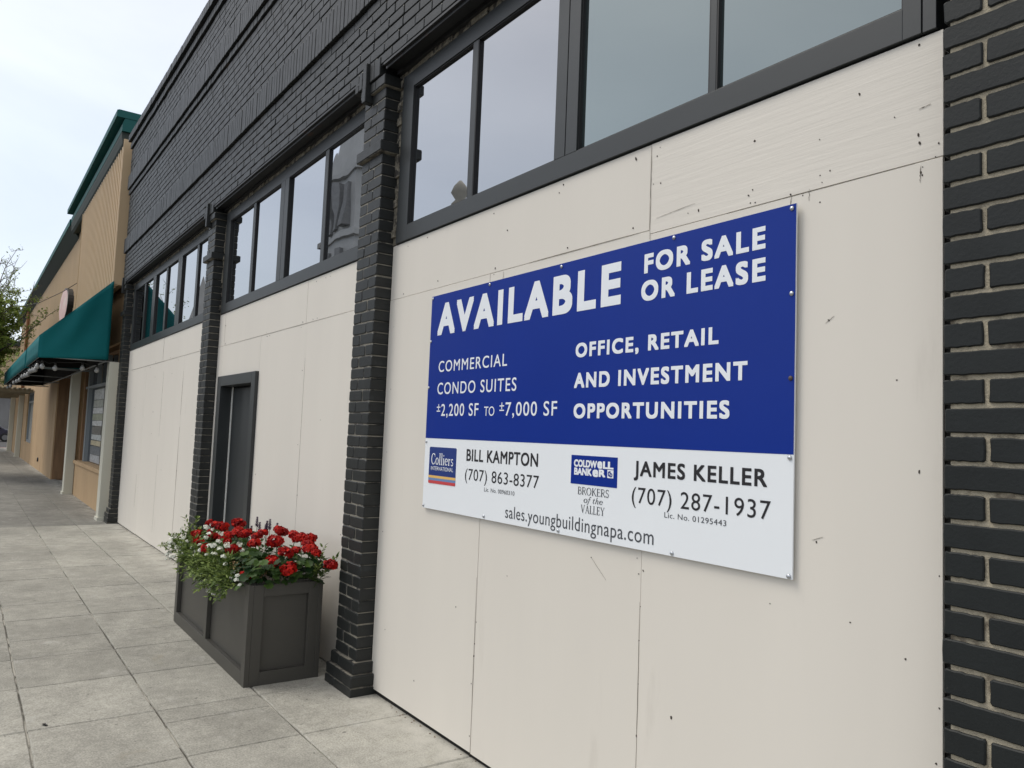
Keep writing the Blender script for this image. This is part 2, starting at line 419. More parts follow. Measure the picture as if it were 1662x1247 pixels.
tones = []
def slab(mb, x0, x1, y0, y1, gap, gapy, m, tone):
    h = gap / 2; hy = gapy / 2; b = 0.006
    X = (x0 + h, x1 - h); Yv = (y0 + hy, y1 - hy)
    j = lambda s=0.0025: rnd.uniform(-s, s)
    dz = rnd.uniform(-0.0015, 0.0015)
    n = max(2, int((x1 - x0) / 0.09)); ny = max(2, int((y1 - y0) / 0.09))
    n = min(n, 10); ny = min(ny, 10)
    top, low, bot = [], [], []
    per = []
    for i in range(n): per.append((X[0] + (X[1] - X[0]) * i / n, Yv[0]))
    for i in range(ny): per.append((X[1], Yv[0] + (Yv[1] - Yv[0]) * i / ny))
    for i in range(n): per.append((X[1] - (X[1] - X[0]) * i / n, Yv[1]))
    for i in range(ny): per.append((X[0], Yv[1] - (Yv[1] - Yv[0]) * i / ny))
    cx, cy = (x0 + x1) / 2, (y0 + y1) / 2
    for (x, y) in per:
        x += j(); y += j()
        z = gz(x) + dz
        low.append((x, y, z - b)); bot.append((x, y, z - 0.06))
        ix = x + (b if x < cx else -b); iy = y + (b if y < cy else -b)
        top.append((ix, iy, z))
    k = len(per); base = len(mb.v)
    mb.v.extend(bot); mb.v.extend(low); mb.v.extend(top)
    nf0 = len(mb.f)
    for i in range(k):
        q = (i + 1) % k
        mb.face([base + i, base + q, base + k + q, base + k + i], m)
        mb.face([base + k + i, base + k + q, base + 2 * k + q, base + 2 * k + i], m)
    mb.face([base + 2 * k + i for i in range(k)], m)
    tones.extend([tone] * (len(mb.f) - nf0))
sw = MB()
joints = [3.0, 2.3, 1.6, 0.9, 0.2, -0.5, -1.2, -1.93, -2.65, -3.37, -4.06, -4.79, -5.57, -6.26, -6.785, -7.47, -8.10, -8.74, -9.4, -10.05, -10.7, -11.34, -12.0, -12.7, -13.45, -14.2]
far_j = [-14.2]
while far_j[-1] > -51: far_j.append(far_j[-1] - 1.52)
far_j[-1] = -53.25
rows = [(-0.605, 0.06), (-1.19, -0.605), (-1.815, -1.19), (-2.45, -1.815), (-3.1, -2.45), (-3.80, -3.1)]
for ri, (ya, yb) in enumerate(rows):
    for a, b in zip(joints[1:], joints[:-1]):
        if ri == 1 and abs(b + 4.06) < 0.01:        # an extra scored line beside the planter
            slab(sw, -4.57, b, ya, yb, 0.007, 0.011, 0, rnd.uniform(0.97, 1.07)); slab(sw, a, -4.57, ya, yb, 0.004, 0.011, 0, rnd.uniform(0.9, 1.02)); continue
        slab(sw, a, b, ya, yb, rnd.choice((0.004, 0.005, 0.007)), 0.009, 0, rnd.uniform(0.95, 1.04) * (1.13 if ri == 0 else 1.05 if ri == 1 else 1.0) * (1.10 if b > -4.8 else 1.0))
    for a, b in zip(far_j[1:], far_j[:-1]):
        slab(sw, a, b, ya, yb, 0.003, 0.006, 1, rnd.uniform(0.93, 1.07))
so_ = structure('pavement', sw, [M['concrete'], M['concrete_far']])
at = so_.data.attributes.new('slab_tone', 'FLOAT', 'FACE'); at.data.foreach_set('value', tones)
g = MB()
xs = [4, -3.6, -14.7, -53.2]
for a, b in zip(xs[1:], xs[:-1]):
    g.add([(a, -3.80, gz(a) - 0.012), (b, -3.80, gz(b) - 0.012), (b, 0.3, gz(b) - 0.012), (a, 0.3, gz(a) - 0.012),
           (a, -3.80, -0.5), (b, -3.80, -0.5), (b, 0.3, -0.5), (a, 0.3, -0.5)], [(0, 1, 2, 3), (7, 6, 5, 4), (4, 5, 1, 0), (6, 7, 3, 2)])
structure('pavement_bed', g, M['joint'])

# ------------------------------------------------------------------ black brick building
YP = -0.11      # pilaster face
YU = -0.14      # upper wall face
bld = thing('brick_building', 'long black painted brick shop building with boarded up bays and a corbelled parapet', 'building', (-6.6, 0, 0))

def brick(mb, x0, x1, z0, z1, yf, yb, j=0.0015, b=0.004, n=0, m=0):
    cx, cz = (x0 + x1) / 2, (z0 + z1) / 2
    hx, hz = (x1 - x0) / 2, (z1 - z0) / 2
    r = b * 1.3
    J = lambda: rnd.uniform(-j, j)
    o = []
    nz = 1 if n == 0 else 2
    if n: r *= rnd.uniform(0.5, 1.3)
    def seg(a, c, k):
        for i in range(k + 1):
            t = i / (k) if k else 0
            o.append((a[0] + (c[0] - a[0]) * t + J(), a[1] + (c[1] - a[1]) * t + J()))
    seg((x0 + r, z0), (x1 - r, z0), n + 1); seg((x1, z0 + r), (x1, z1 - r), nz)
    seg((x1 - r, z1), (x0 + r, z1), n + 1); seg((x0, z1 - r), (x0, z0 + r), nz)
    k = len(o)
    yy = yf + rnd.uniform(-1, 1) * min(0.002, j)
    base = len(mb.v)
    for (x, z) in o: mb.v.append((x, yb, z))
    for (x, z) in o: mb.v.append((x, yy + b, z))
    for (x, z) in o: mb.v.append((cx + (x - cx) * (1 - b / hx), yy, cz + (z - cz) * (1 - b / hz)))
    for i in range(k):
        q = (i + 1) % k
        mb.face([base + i, base + q, base + k + q, base + k + i], m)
        mb.face([base + k + i, base + k + q, base + 2 * k + q, base + 2 * k + i], m)
    mb.face([base + 2 * k + i for i in range(k)], m)

CH = 0.0739
def row_z(k): return 2.041 + k * CH

def pilaster(x0, x1, n=0, chip=False, j=0.0018):
    mb = MB(); H = 0.0030
    bm_ = 2 if chip else 0
    w = x1 - x0
    mb.box(x0 + 0.0065, x1 - 0.0065, YP + 0.0045, 0.09, gz(x0) - 0.04, 3.97, 1)
    for k in range(-29, 26):
        z0, z1 = row_z(k) + H, row_z(k + 1) - H
        if z1 < gz(x0) - 0.03: continue
        p = 0.0
        if k <= -29: p = 0.05
        elif k == -28: p = 0.047
        elif k == -27: p = 0.043
        elif k == -26: p = 0.022
        if k == 19: p = 0.032
        if k == 25: p = 0.026
        a, b = x0 - p, x1 + p
        yf = YP - p
        if p > 0: mb.box(a + 0.006, b - 0.006, yf + 0.008, 0.0, z0 - H, z1 + H * 0.5, 1)
        if k == 19:
            brick(mb, a, b, z0, z1, yf, 0.0, j, 0.004, n + 1, bm_); continue
        cut = a + (b - a) * (0.36 if k % 2 == 0 else 0.64) + rnd.uniform(-.006, .006)
        e = rnd.uniform(-0.002, 0.002)
        brick(mb, a + e, cut - 0.0034, z0, z1, yf, 0.05, j, 0.0045, n, bm_)
        brick(mb, cut + 0.0034, b + e, z0, z1, yf, 0.05, j, 0.0045, n, bm_)
    # soldier cap with a longer brick in the middle
    ed = [x0 + q for q in (-.115, -.052, .062, .122, .195, .282)]
    for i in range(5):
        a, b = ed[i] + 0.003, ed[i + 1] - 0.003
        if i == 2: brick(mb, a, b, 3.835, 4.10, YU - 0.028, 0.0, j, 0.004, n, bm_)
        else:
            zb_ = 3.966
            if i == 1:
                brick(mb, a, (a + b) / 2 - .002, zb_, 4.093, YU - 0.004, 0.0, j, 0.004, n, bm_); brick(mb, (a + b) / 2 + .002, b, zb_, 4.093, YU - 0.004, 0.0, j, 0.004, n, bm_)
            else: brick(mb, a, b, zb_, 4.093, YU - 0.004, 0.0, j, 0.004, n, bm_)
    mb.box(ed[0] + 0.005, ed[-1] - 0.005, YU + 0.006, 0.0, 3.972, 4.09, 3)
    # raw mortar between the brick return and the window frame
    g2 = MB()
    zz = [2.84 + 0.05 * i for i in range(24)]
    for s_, xe in ((1, x1), (-1, x0)):
        vv = []
        for z in zz:
            a = xe - s_ * 0.01; q = xe + s_ * (0.055 + rnd.uniform(-0.012, 0.012))
            vv.append(((a, q), z))
        for (A, za), (B, zb) in zip(vv[:-1], vv[1:]):
            yo = 0.012 + rnd.uniform(-.012, .012)
            xa, xb = sorted((A[0], A[1]))
            mb.box(xa, xb, yo - 0.02, 0.10, za, zb, 4)
    return part('pilaster', mb, [M['brick'], M['mortar_thin'], M['brick_chip'], M['mortar_dark'], M['rough_mortar']], bld)

P1 = (-14.62, -14.33); P2 = (-8.99, -8.68); P3 = (-4.83, -4.515)
pilaster(*P1); pilaster(*P2, n=0); pilaster(*P3, n=2, j=0.0022)

# wide corner pier on the right
mb = MB(); H = 0.0058
X0, X1 = -0.990, 1.15
mb.box(X0 + 0.016, X1 - 0.006, YP + 0.008, 0.3, -0.04, 4.03, 1)
for k in range(-29, 27):
    z0, z1 = row_z(k) + H, row_z(k + 1) - H
    x = X0 + rnd.uniform(-.0025, .0025)
    first = 0.097 if k % 2 == 0 else 0.2035
    while x < X1 - 0.02:
        b = min(x + first + rnd.uniform(-.0025, .0025), X1)
        brick(mb, x, b, z0 + rnd.uniform(-.001, .001), z1 + rnd.uniform(-.001, .001), YP, 0.10, 0.0013, 0.0032, 8 if x < 0 else 1, 2)
        x = b + 0.0125; first = 0.2035
    # ragged mortar squeezed out of the joint
part('pilaster', mb, [M['brick'], M['mortar'], M['brick_chip']], bld)

# upper wall
UX0, UX1 = -14.62, 1.15
mb = MB()
mb.box(UX0 + 0.004, UX1 - 0.004, YU + 0.008, 0.35, 4.03, 6.60, 1)
def courses(z0, z1, nrow, yf, ln=0.205, gap=0.008, b=0.0035):
    h = (z1 - z0) / nrow
    for i in range(nrow):
        x = UX0; first = ln if i % 2 == 0 else ln * 0.5
        zo = rnd.uniform(-.0012, .0012)
        while x < UX1 - 0.01:
            e = min(x + first * (1 + rnd.uniform(-.03, .03)), UX1)
            n = 1 if e > -9 else 0
            brick(mb, x, e, z0 + i * h + gap * .5 + zo, z0 + (i + 1) * h - gap * .5 + zo, yf + rnd.uniform(-.0018, .0018), 0.1, 0.0016, b, n, 0)
            x = e + gap; first = ln
    if yf < YU - 0.001: mb.box(UX0 + 0.003, UX1 - 0.003, yf + 0.008, 0.1, z0 + 0.004, z1 - 0.003, 1)
def soldiers(z0, z1, yf, w=0.064, gap=0.007):
    x = UX0
    while x < UX1 - 0.02:
        e = min(x + w * (1 + rnd.uniform(-.04, .04)), UX1)
        brick(mb, x, e, z0 + rnd.uniform(-.002, .002), z1 + rnd.uniform(-.002, .002), yf + rnd.uniform(-.0015, .0015), 0.1, 0.0012, 0.003, 0, 0)
        x = e + gap
    mb.box(UX0 + 0.003, UX1 - 0.003, yf + 0.007, 0.1, z0 + 0.006, z1 - 0.004, 1)
courses(4.035, 4.525, 7, YU)
soldiers(4.535, 4.785, YU - 0.028)
courses(4.792, 5.550, 10, YU)
courses(5.560, 5.640, 1, YU - 0.020, ln=0.1)
soldiers(5.652, 5.893, YU - 0.045)
courses(5.90, 6.365, 6, YU - 0.020)
courses(6.378, 6.480, 1, YU - 0.048, ln=0.1)
courses(6.493, 6.615, 1, YU - 0.085, ln=0.1, gap=0.006)
part('wall', mb, [M['brick'], M['mortar_dark']], bld)
mb = MB(); mb.box(-14.6, 1.1, 0.36, 14, -0.4, 6.4); mb.box(-14.6, 1.1, 0.10, 0.355, -0.4, 4.0)
part('rear_wall', mb, M['mortar_dark'], bld)

BAYS = ((P1[1], P2[0]), (P2[1], P3[0]), (P3[1], X0))
for a, b in BAYS:
    mb = MB()
    mb.box(a + 0.02, b - 0.02, YU - 0.004, -0.035, 4.012, 4.026)         # steel angle under the brick
    mb.box(a + 0.02, b - 0.02, YU + 0.015, YU + 0.022, 3.992, 4.012)
    mb.box(a + 0.004, b - 0.004, -0.034, 0.02, 3.985, 4.03)
    part('lintel', mb, M['steel'], bld)
    mb = MB(); x = a + 0.06
    while x < b - 0.08:
        e = min(x + rnd.uniform(0.04, 0.11), b - 0.05)
        mb.box(x, e, -0.012 + rnd.uniform(-.006, .008), 0.05, 3.952 + rnd.uniform(-.004, .004), 3.985)
        x = e
    part('mortar_bed', mb, M['rough_mortar'], bld)

def window(x0, x1, panes, thick, gmats, z0=2.842, z1=3.952):
    """panes: list of (xa, xb) glass openings; thick: list of (xa, xb) structural mullions with a groove"""
    zb, zt = z0 + 0.098, z1 - 0.105
    f = MB()
    yf, yb = -0.012, 0.06
    f.box(x0, panes[0][0], yf, yb, z0, z1); f.box(panes[-1][1], x1 - .042, yf, yb, z0, z1); f.box(x1 - .039, x1, yf + .002, yb, z0, z1); f.box(x1 - .042, x1 - .039, yf + .01, yb, z0, z1)
    f.box(panes[0][0], panes[-1][1], yf, yb, z0, zb); f.box(panes[0][0], panes[-1][1], yf, yb, zt, z1)
    w = part('window', f, M['frame'], bld, bevel=0.002)
    for (a, b), (c, d) in zip(panes[:-1], panes[1:]):
        mm = MB()
        if c - b > 0.13:
            mid = (b + c) / 2
            mm.box(b, mid - 0.003, yf - 0.001, yb, zb, zt); mm.box(mid + 0.003, c, yf - 0.001, yb, zb, zt); mm.box(mid - 0.003, mid + 0.003, yf + 0.012, yb, zb, zt)
        else:
            mm.box(b, c, yf + 0.006, yb, zb, zt)
        part('mullion', mm, M['frame'], w, bevel=0.0015)
    for i, (a, b) in enumerate(panes):
        gg = MB(); t = 0.007
        for (q, r_, s_, u) in ((a, a + t, zb, zt), (b - t, b, zb, zt), (a + t, b - t, zb, zb + t), (a + t, b - t, zt - t, zt)):
            gg.box(q + .0005, r_ - .0005, -0.0045, 0.05, s_ + .0005, u - .0005)
        part('gasket', gg, M['gasket'], w)
        gp = MB(); gp.box(a + 0.001, b - 0.001, 0.012, 0.018, zb + 0.001, zt - 0.001)
        part('pane', gp, gmats[i], w)
    return w
GF, GN, GW = M['glass_far'], M['glass_near'], M['glass_wavy']
window(-14.275, -9.04, [(-14.13, -13.33), (-13.23, -12.61), (-12.40, -11.71), (-11.61, -10.94), (-10.70, -9.935), (-9.84, -9.16)], None, [GF] * 6)
window(-8.625, -4.885, [(-8.46, -7.66), (-7.585, -6.83), (-6.62, -5.79), (-5.725, -5.0)], None, [GF, GF, GF, GW])
window(-4.455, -1.056, [(-4.31, -3.605), (-3.555, -2.82), (-2.655, -1.89), (-1.86, -1.153)], None, [GF, GF, GN, GN])

# door in the middle bay
dr = MB()
DX0, DX1, DZ = -8.36, -7.30, 2.045
dr.box(-8.49, DX0, -0.032, 0.13, gz(-8), 2.15); dr.box(DX1, -7.185, -0.032, 0.13, gz(-8), 2.15); dr.box(DX0, DX1, -0.032, 0.13, DZ, 2.15)
door = part('door', dr, M['frame'], bld, bevel=0.003)
mb = MB(); mb.box(DX0 + 0.03, DX1 - 0.004, 0.095, 0.14, gz(-8) + 0.01, DZ - 0.02)
part('door_leaf', mb, M['door'], door, bevel=0.002)
mb = MB(); mb.box(DX0 + 0.001, DX0 + 0.026, 0.088, 0.13, gz(-8) + 0.01, DZ - 0.004); mb.box(DX0 + 0.026, DX1 - 0.004, 0.100, 0.13, DZ - 0.014, DZ - 0.005)
part('weather_strip', mb, M['white'], door)
mb = MB(); mb.lathe([(0.024, 0.0), (0.024, 0.012), (0.012, 0.02)], 0, 0, 12)
mb2 = MB(); mb2.v = [(DX1 - 0.085 + v[0], 0.094 - v[2], 0.98 + v[1]) for v in mb.v]; mb2.f = mb.f; mb2.m = mb.m; mb2.s = mb.s
part('handle', mb2, M['screw'], door)

# ------------------------------------------------------------------ plywood hoardings
SHEET_T = 0.012
M['crack'] = mat('paint_crack', (0.24, 0.22, 0.185), 0.9, var=.4, vscale=30)
def hoarding(label, x0, x1, sheets, holes=(), gap=None, cracks=()):
    h = thing('plywood_hoarding', label, 'hoarding', ((x0 + x1) / 2, 0, gz((x0 + x1) / 2)), 'plywood sheets boarding up the shop bays')
    for (a, b, c, d, grain, dy) in sheets:
        mb = MB(); y = dy
        mb.box(a + 0.0012, b - 0.0012, y, y + SHEET_T, c + 0.0012, d - 0.0012)
        part('plywood_sheet', mb, M['ply_grain'] if grain else M['ply'], h, bevel=0.0012, seg=1)
    spans = [(x0 + 0.004, x1 - 0.004)] if not gap else [(x0 + 0.004, gap[0]), (gap[1], x1 - 0.004)]
    for a, b in spans:
        mb = MB(); mb.box(a, b, 0.018, 0.05, gz(x0) - 0.03, 2.838); part('gap_shade', mb, M['dark'], h)  # black sheet added behind the boards so their gaps read as shade
    if gap:
        mb = MB(); mb.box(gap[0] + .001, gap[1] - .001, 0.018, 0.05, 2.155, 2.838); part('gap_shade', mb, M['dark'], h)
    for pts, w in cracks:
        mb = MB(); n = 14; L_, R_ = [], []
        for i in range(n + 1):
            t = i / n * (len(pts) - 1); k = min(int(t), len(pts) - 2); u = t - k
            x = pts[k][0] + (pts[k + 1][0] - pts[k][0]) * u + rnd.uniform(-.0015, .0015)
            z = pts[k][1] + (pts[k + 1][1] - pts[k][1]) * u
            q = w * .6 * rnd.uniform(.2, 1.0) * (sin(pi * i / n) + .15) * .5
            if abs(pts[-1][0] - pts[0][0]) > abs(pts[-1][1] - pts[0][1]): L_.append((x, -0.0022, z + q)); R_.append((x, -0.0022, z - q))
            else: L_.append((x - q, -0.0022, z)); R_.append((x + q, -0.0022, z))
        for i in range(n): mb.add([L_[i], R_[i], R_[i + 1], L_[i + 1]], [(0, 1, 2, 3)])
        o_ = part('crack', mb, M['crack'], h)
        m_ = o_.modifiers.new('solid', 'SOLIDIFY'); m_.thickness = .001
    if holes:
        for (x, z) in holes:
            mb = MB()
            r = rnd.uniform(0.0015, 0.0036) * (1.5 if rnd.random() < 0.25 else 1)
            e = rnd.uniform(0.7, 2.0); rot = rnd.uniform(0, pi)
            n = 7; v = []
            for i in range(n):
                w = 2 * pi * i / n; q = r * rnd.uniform(0.6, 1.15)
                dx, dz = q * cos(w), q * sin(w) * e
                v.append((x + dx * cos(rot * .2) - dz * sin(rot * .2), -0.0016, z + dx * sin(rot * .2) + dz * cos(rot * .2)))
            v += [(a[0], 0.003, a[2]) for a in v]
            mb.add(v, [tuple(range(n))] + [((i + 1) % n, i, n + i, n + (i + 1) % n) for i in range(n)])
            part('nail_hole', mb, M['hole'], h)
    return h
HO = [(-3.334, 2.799), (-3.202, 2.683), (-4.051, 2.809), (-2.784, 2.777), (-2.755, 2.81), (-2.708, 2.501), (-2.277, 2.8), (-2.283, 2.507), (-1.109, 2.814), (-1.293, 2.73), (-1.181, 2.62), (-1.107, 2.518), (-1.098, 2.445), (-1.099, 2.421), (-1.062, 2.465), (-1.429, 2.626), (-1.683, 2.698), (-2.155, 2.776), (-2.171, 2.665), (-2.132, 2.659), (-1.705, 2.506), (-1.688, 2.522), (-1.697, 2.477), (-1.677, 2.474), (-1.426, 2.506), (-1.419, 2.481), (-1.985, 2.504), (-1.933, 2.504), (-1.391, 2.512), (-1.534, 2.468), (-1.488, 2.454), (-1.425, 2.417), (-1.111, 2.544), (-1.053, 2.502), (-2.14, 2.808), (-2.477, 1.129), (-2.17, 1.123), (-2.195, 1.106), (-2.206, 1.166), (-1.171, 1.83), (-1.106, 1.568), (-1.051, 1.288), (-1.051, 0.936), (-1.059, 0.788), (-3.083, 0.951), (-2.179, 0.983), (-2.184, 0.852), (-2.18, 0.689), (-2.183, 0.492), (-3.337, 0.677), (-3.346, 0.567), (-3.347, 0.506), (-3.358, 0.365), (-3.355, 0.107), (-3.539, 0.714), (-4.35, 0.417), (-3.956, 0.217), (-1.103, 2.43), (-1.143, 1.043), (-1.59, 1.109), (-1.309, 1.109), (-1.424, 1.331), (-2.006, 0.616), (-1.39, 2.028),
      (-4.30, 2.80), (-4.33, 2.50), (-3.9, 2.52), (-3.3, 2.50), (-4.44, 2.3), (-4.44, 1.9), (-4.45, 1.5), (-4.45, 1.0), (-3.31, 2.47)]
hoarding('cream plywood hoarding behind the blue and white sign', P3[1], X0,
         [(P3[1] + .003, -3.345, 0.026, 2.478, 0, 0), (-3.345, -2.182, 0.022, 2.478, 0, 0.001), (-2.182, -1.0405, 0.024, 2.462, 0, -0.0005),
          (P3[1] + .003, -2.19, 2.478, 2.836, 0, 0.0015), (-2.19, -1.0395, 2.462, 2.836, 1, 0.0)], HO,
         cracks=[([(-2.475, 1.13), (-2.38, 1.05)], .003), ([(-1.44, 1.335), (-1.40, 1.35)], .003), ([(-3.343, 0.02), (-3.35, 0.9)], .003), ([(-2.18, .3), (-2.183, 1.0)], .004), ([(-2.184, 2.44), (-2.186, 2.82)], .005),
                 ([(-3.0, 2.48), (-2.25, 2.479)], .005), ([(-1.8, 2.463), (-1.12, 2.463)], .0035), ([(-2.15, 2.52), (-1.95, 2.535)], .002), ([(-1.11, 2.62), (-1.075, 2.625)], .004), ([(-1.535, 2.42), (-1.53, 2.46)], .004), ([(-1.105, 2.40), (-1.103, 2.45)], .005), ([(-1.465, 2.43), (-1.463, 2.47)], .003), ([(-3.22, 2.43), (-3.22, 2.47)], .004), ([(-1.40, 2.02), (-1.37, 2.04)], .003)])
h2 = [(rnd.uniform(-7.1, -4.95), rnd.choice((2.50, 2.46, 2.80))) for i in range(10)] + [(-8.4, 2.5), (-8.43, 2.7), (-6.05, 2.1), (-6.05, 1.5), (-6.0, 1.1), (-7.1, 1.2), (-5.1, 0.9), (-5.6, 1.7)]
hoarding('cream plywood hoarding around the charcoal door', P2[1], P3[0],
         [(P2[1] + .002, -8.44, 2.482, 2.836, 0, 0.001), (-8.44, -6.03, 2.482, 2.836, 0, 0), (-6.03, P3[0] - .002, 2.482, 2.836, 0, 0.001),
          (P2[1] + .002, -8.49, -0.01, 2.482, 0, 0), (-8.49, -7.185, 2.15, 2.482, 0, 0), (-7.185, -6.0, -0.003, 2.482, 0, 0.0008), (-6.0, P3[0] - .002, 0.002, 2.482, 0, 0)], h2, gap=(-8.488, -7.187),
         cracks=[([(-6.0, 0.8), (-5.998, 2.2)], .004), ([(-8.44, 2.49), (-8.442, 2.82)], .006), ([(-8.2, 2.482), (-5.2, 2.482)], .004)])
h3 = [(rnd.uniform(-14.2, -9.1), rnd.choice((2.52, 2.46, 2.80, 2.3))) for i in range(16)] + [(rnd.uniform(-14.2, -9.1), rnd.uniform(.3, 2.2)) for i in range(14)]
hoarding('cream plywood hoarding in the bay farthest from the sign, next to the tan building', P1[1], P2[0],
         [(P1[1] + .002, -14.08, 2.49, 2.836, 0, 0.001), (-14.08, -11.56, 2.497, 2.836, 0, 0), (-11.56, P2[0] - .002, 2.50, 2.836, 0, 0.001),
          (P1[1] + .002, -12.7, -0.028, 2.495, 0, 0), (-12.7, -11.45, -0.025, 2.497, 0, 0.0008), (-11.45, -10.25, -0.02, 2.50, 0, 0), (-10.25, P2[0] - .002, -0.012, 2.50, 0, 0.001)], h3,
         cracks=[([(-11.45, 1.45), (-11.44, 2.35)], .007), ([(-11.46, .15), (-11.45, 1.2)], .005), ([(-10.25, .1), (-10.25, 1.6)], .009), ([(-10.26, 1.75), (-10.24, 2.3)], .008), ([(-12.9, .35), (-12.88, .85)], .007), ([(-14.0, 2.497), (-9.2, 2.50)], .007), ([(-11.56, 2.51), (-11.56, 2.83)], .008), ([(-14.08, 2.6), (-14.08, 2.8)], .008)])

# grit and scraps along the foot of the boards
mb = MB()
for i in range(260):
    x = rnd.uniform(-14.2, -1.1); y = rnd.uniform(-0.012, 0.014) - abs(rnd.gauss(0, 0.012))
    r = rnd.uniform(0.003, 0.011); z = gz(x)
    v = [(x + r * rnd.uniform(.6, 1.3) * cos(a), y + 0.7 * r * sin(a), z) for a in (0.3, 1.9, 3.2, 4.9)] + [(x + rnd.uniform(-.3, .3) * r, y, z + r * rnd.uniform(.3, .9))]
    mb.add(v, [(0, 1, 4), (1, 2, 4), (2, 3, 4), (3, 0, 4)])
o = part('grit', mb, M['debris']); o['kind'] = 'stuff'

# ------------------------------------------------------------------ the sign
SX0, SX1, SZ0, SZ1, SMID = -3.925, -1.497, 1.203, 2.427, 1.6005
YS = -0.017
sign = thing('sale_sign', 'big blue and white property sign screwed to the cream boards', 'sign', ((SX0 + SX1) / 2, 0, SZ0))
def sheet_grid(x0, x1, z0, z1, y0, y1, nx, nz):
    q = MB()
    for (y, fl) in ((y0, 0), (y1, 1)):
        b = len(q.v)
        for i in range(nx + 1):
            for k in range(nz + 1): q.v.append((x0 + (x1 - x0) * i / nx, y, z0 + (z1 - z0) * k / nz))
        for i in range(nx):
            for k in range(nz):
                f = [b + i * (nz + 1) + k, b + (i + 1) * (nz + 1) + k, b + (i + 1) * (nz + 1) + k + 1, b + i * (nz + 1) + k + 1]
                q.face(f[::-1] if fl else f, 0, True)
    N = (nx + 1) * (nz + 1)
    ring = [i * (nz + 1) for i in range(nx + 1)] + [nx * (nz + 1) + k for k in range(1, nz + 1)] + [i * (nz + 1) + nz for i in range(nx - 1, -1, -1)] + [k for k in range(nz - 1, 0, -1)]
    base = len(q.v); q.v += [q.v[i] for i in ring] + [q.v[N + i] for i in ring]; m_ = len(ring)      # own vertices: the rim stays a crisp edge
    for i in range(m_): q.face([base + (i + 1) % m_, base + i, base + m_ + i, base + m_ + (i + 1) % m_])
    return q
mb = sheet_grid(SX0, SX1, SZ0, SZ1, YS, YS + 0.006, 48, 24)
part('board', mb, M['sign_white'], sign)
mb = sheet_grid(SX0 + 0.0006, SX1 - 0.0006, SMID, SZ1 - 0.0006, YS - 0.0008, YS - 0.0001, 48, 16)
part('blue_field', mb, M['sign_blue'], sign)

def text_poly(body, bold=0.0, space=1.0, shear=0.0):
    c = bpy.data.curves.new('lettering_curve', 'FONT')
    c.body = body; c.size = 1.0; c.offset = bold; c.space_character = space; c.shear = shear
    c.resolution_u = 6
    o = bpy.data.objects.new('lettering_curve', c); COL.objects.link(o)
    dg = bpy.context.evaluated_depsgraph_get()
    me = bpy.data.meshes.new_from_object(o.evaluated_get(dg))
    v = np.array([tuple(q.co)[:2] for q in me.vertices]); f = [tuple(p.vertices) for p in me.polygons]
    bpy.data.objects.remove(o); bpy.data.curves.remove(c); bpy.data.meshes.remove(me)
    return v, f
CAP, _ = text_poly('H'); CAPH = float(CAP[:, 1].max() - CAP[:, 1].min())

def text(body, x0, x1, zb, cap, m, parent, y, bold=0.0, space=1.0, shear=0.0, name='lettering', full=False):
    v, f = text_poly(body, 0.0, space, shear)
    lo, hi = v.min(axis=0) - bold, v.max(axis=0) + bold
    sx = (x1 - x0) / (hi[0] - lo[0])
    if full: sz = cap / (hi[1] - lo[1]); zb0 = lo[1]
    else: sz = cap / (CAPH + 2 * bold); zb0 = -bold
    # heavier weights: the outline is widened by shifted copies, each a hair in front of the last
    sh = [(0, 0)] + ([(bold * a_, bold * b_) for a_, b_ in ((-1, -1), (0, -1), (1, -1), (1, 0), (1, 1), (0, 1), (-1, 1), (-1, 0))] if bold else [])
    iv = sorted((min(v[i][0] for i in q), max(v[i][0] for i in q)) for q in f)       # words: runs of glyphs without a wide gap
    words = []
    for p, q in iv:
        if words and p - words[-1][1] < 0.20: words[-1][1] = max(words[-1][1], q)
        else: words.append([p, q])
    for wa, wb in words:
        mb = MB(); fw_ = [q for q in f if wa - 1e-4 <= v[q[0]][0] <= wb + 1e-4]
        us = sorted({i for q in fw_ for i in q}); ix = {k: n_ for n_, k in enumerate(us)}
        for i, (dx, dz) in enumerate(sh):
            mb.add([(x0 + (v[k][0] + dx - lo[0]) * sx, y - 0.00003 * i, zb + (v[k][1] + dz - zb0) * sz) for k in us], [tuple(ix[k] for k in q) for q in fw_])
        o = part(name, mb, m, parent)
        if o.data.polygons[0].normal.y > 0: o.data.flip_normals()
YL = YS - 0.0018
W, K, KG = M['sign_letter'], M['ink'], M['ink_grey']
text('AVAILABLE', -3.842, -2.322, 2.190, 0.181, W, sign, YL, bold=0.040, space=1.24)
text('FOR SALE', -2.190, -1.615, 2.297, 0.078, W, sign, YL, bold=0.040, space=1.24)
text('OR LEASE', -2.203, -1.613, 2.185, 0.081, W, sign, YL, bold=0.040, space=1.24)
text('OFFICE, RETAIL', -2.600, -1.808, 1.984, 0.063, W, sign, YL, bold=0.036, space=1.22)
text('AND INVESTMENT', -2.603, -1.681, 1.849, 0.066, W, sign, YL, bold=0.036, space=1.22)
text('OPPORTUNITIES', -2.600, -1.754, 1.716, 0.064, W, sign, YL, bold=0.036, space=1.22)
text('COMMERCIAL', -3.808, -3.127, 1.977, 0.062, W, sign, YL, bold=0.006, space=1.16)
text('CONDO SUITES', -3.810, -3.040, 1.850, 0.065, W, sign, YL, bold=0.006, space=1.16)
text('\u00b1', -3.808, -3.768, 1.752, 0.042, W, sign, YL, full=True)
text('2,200 SF', -3.757, -3.372, 1.728, 0.066, W, sign, YL, bold=.006, space=1.14)
text('TO', -3.318, -3.223, 1.728, 0.047, W, sign, YL)
text('\u00b1', -3.178, -3.138, 1.752, 0.042, W, sign, YL, full=True)
text('7,000 SF', -3.125, -2.717, 1.728, 0.066, W, sign, YL, bold=.006, space=1.14)
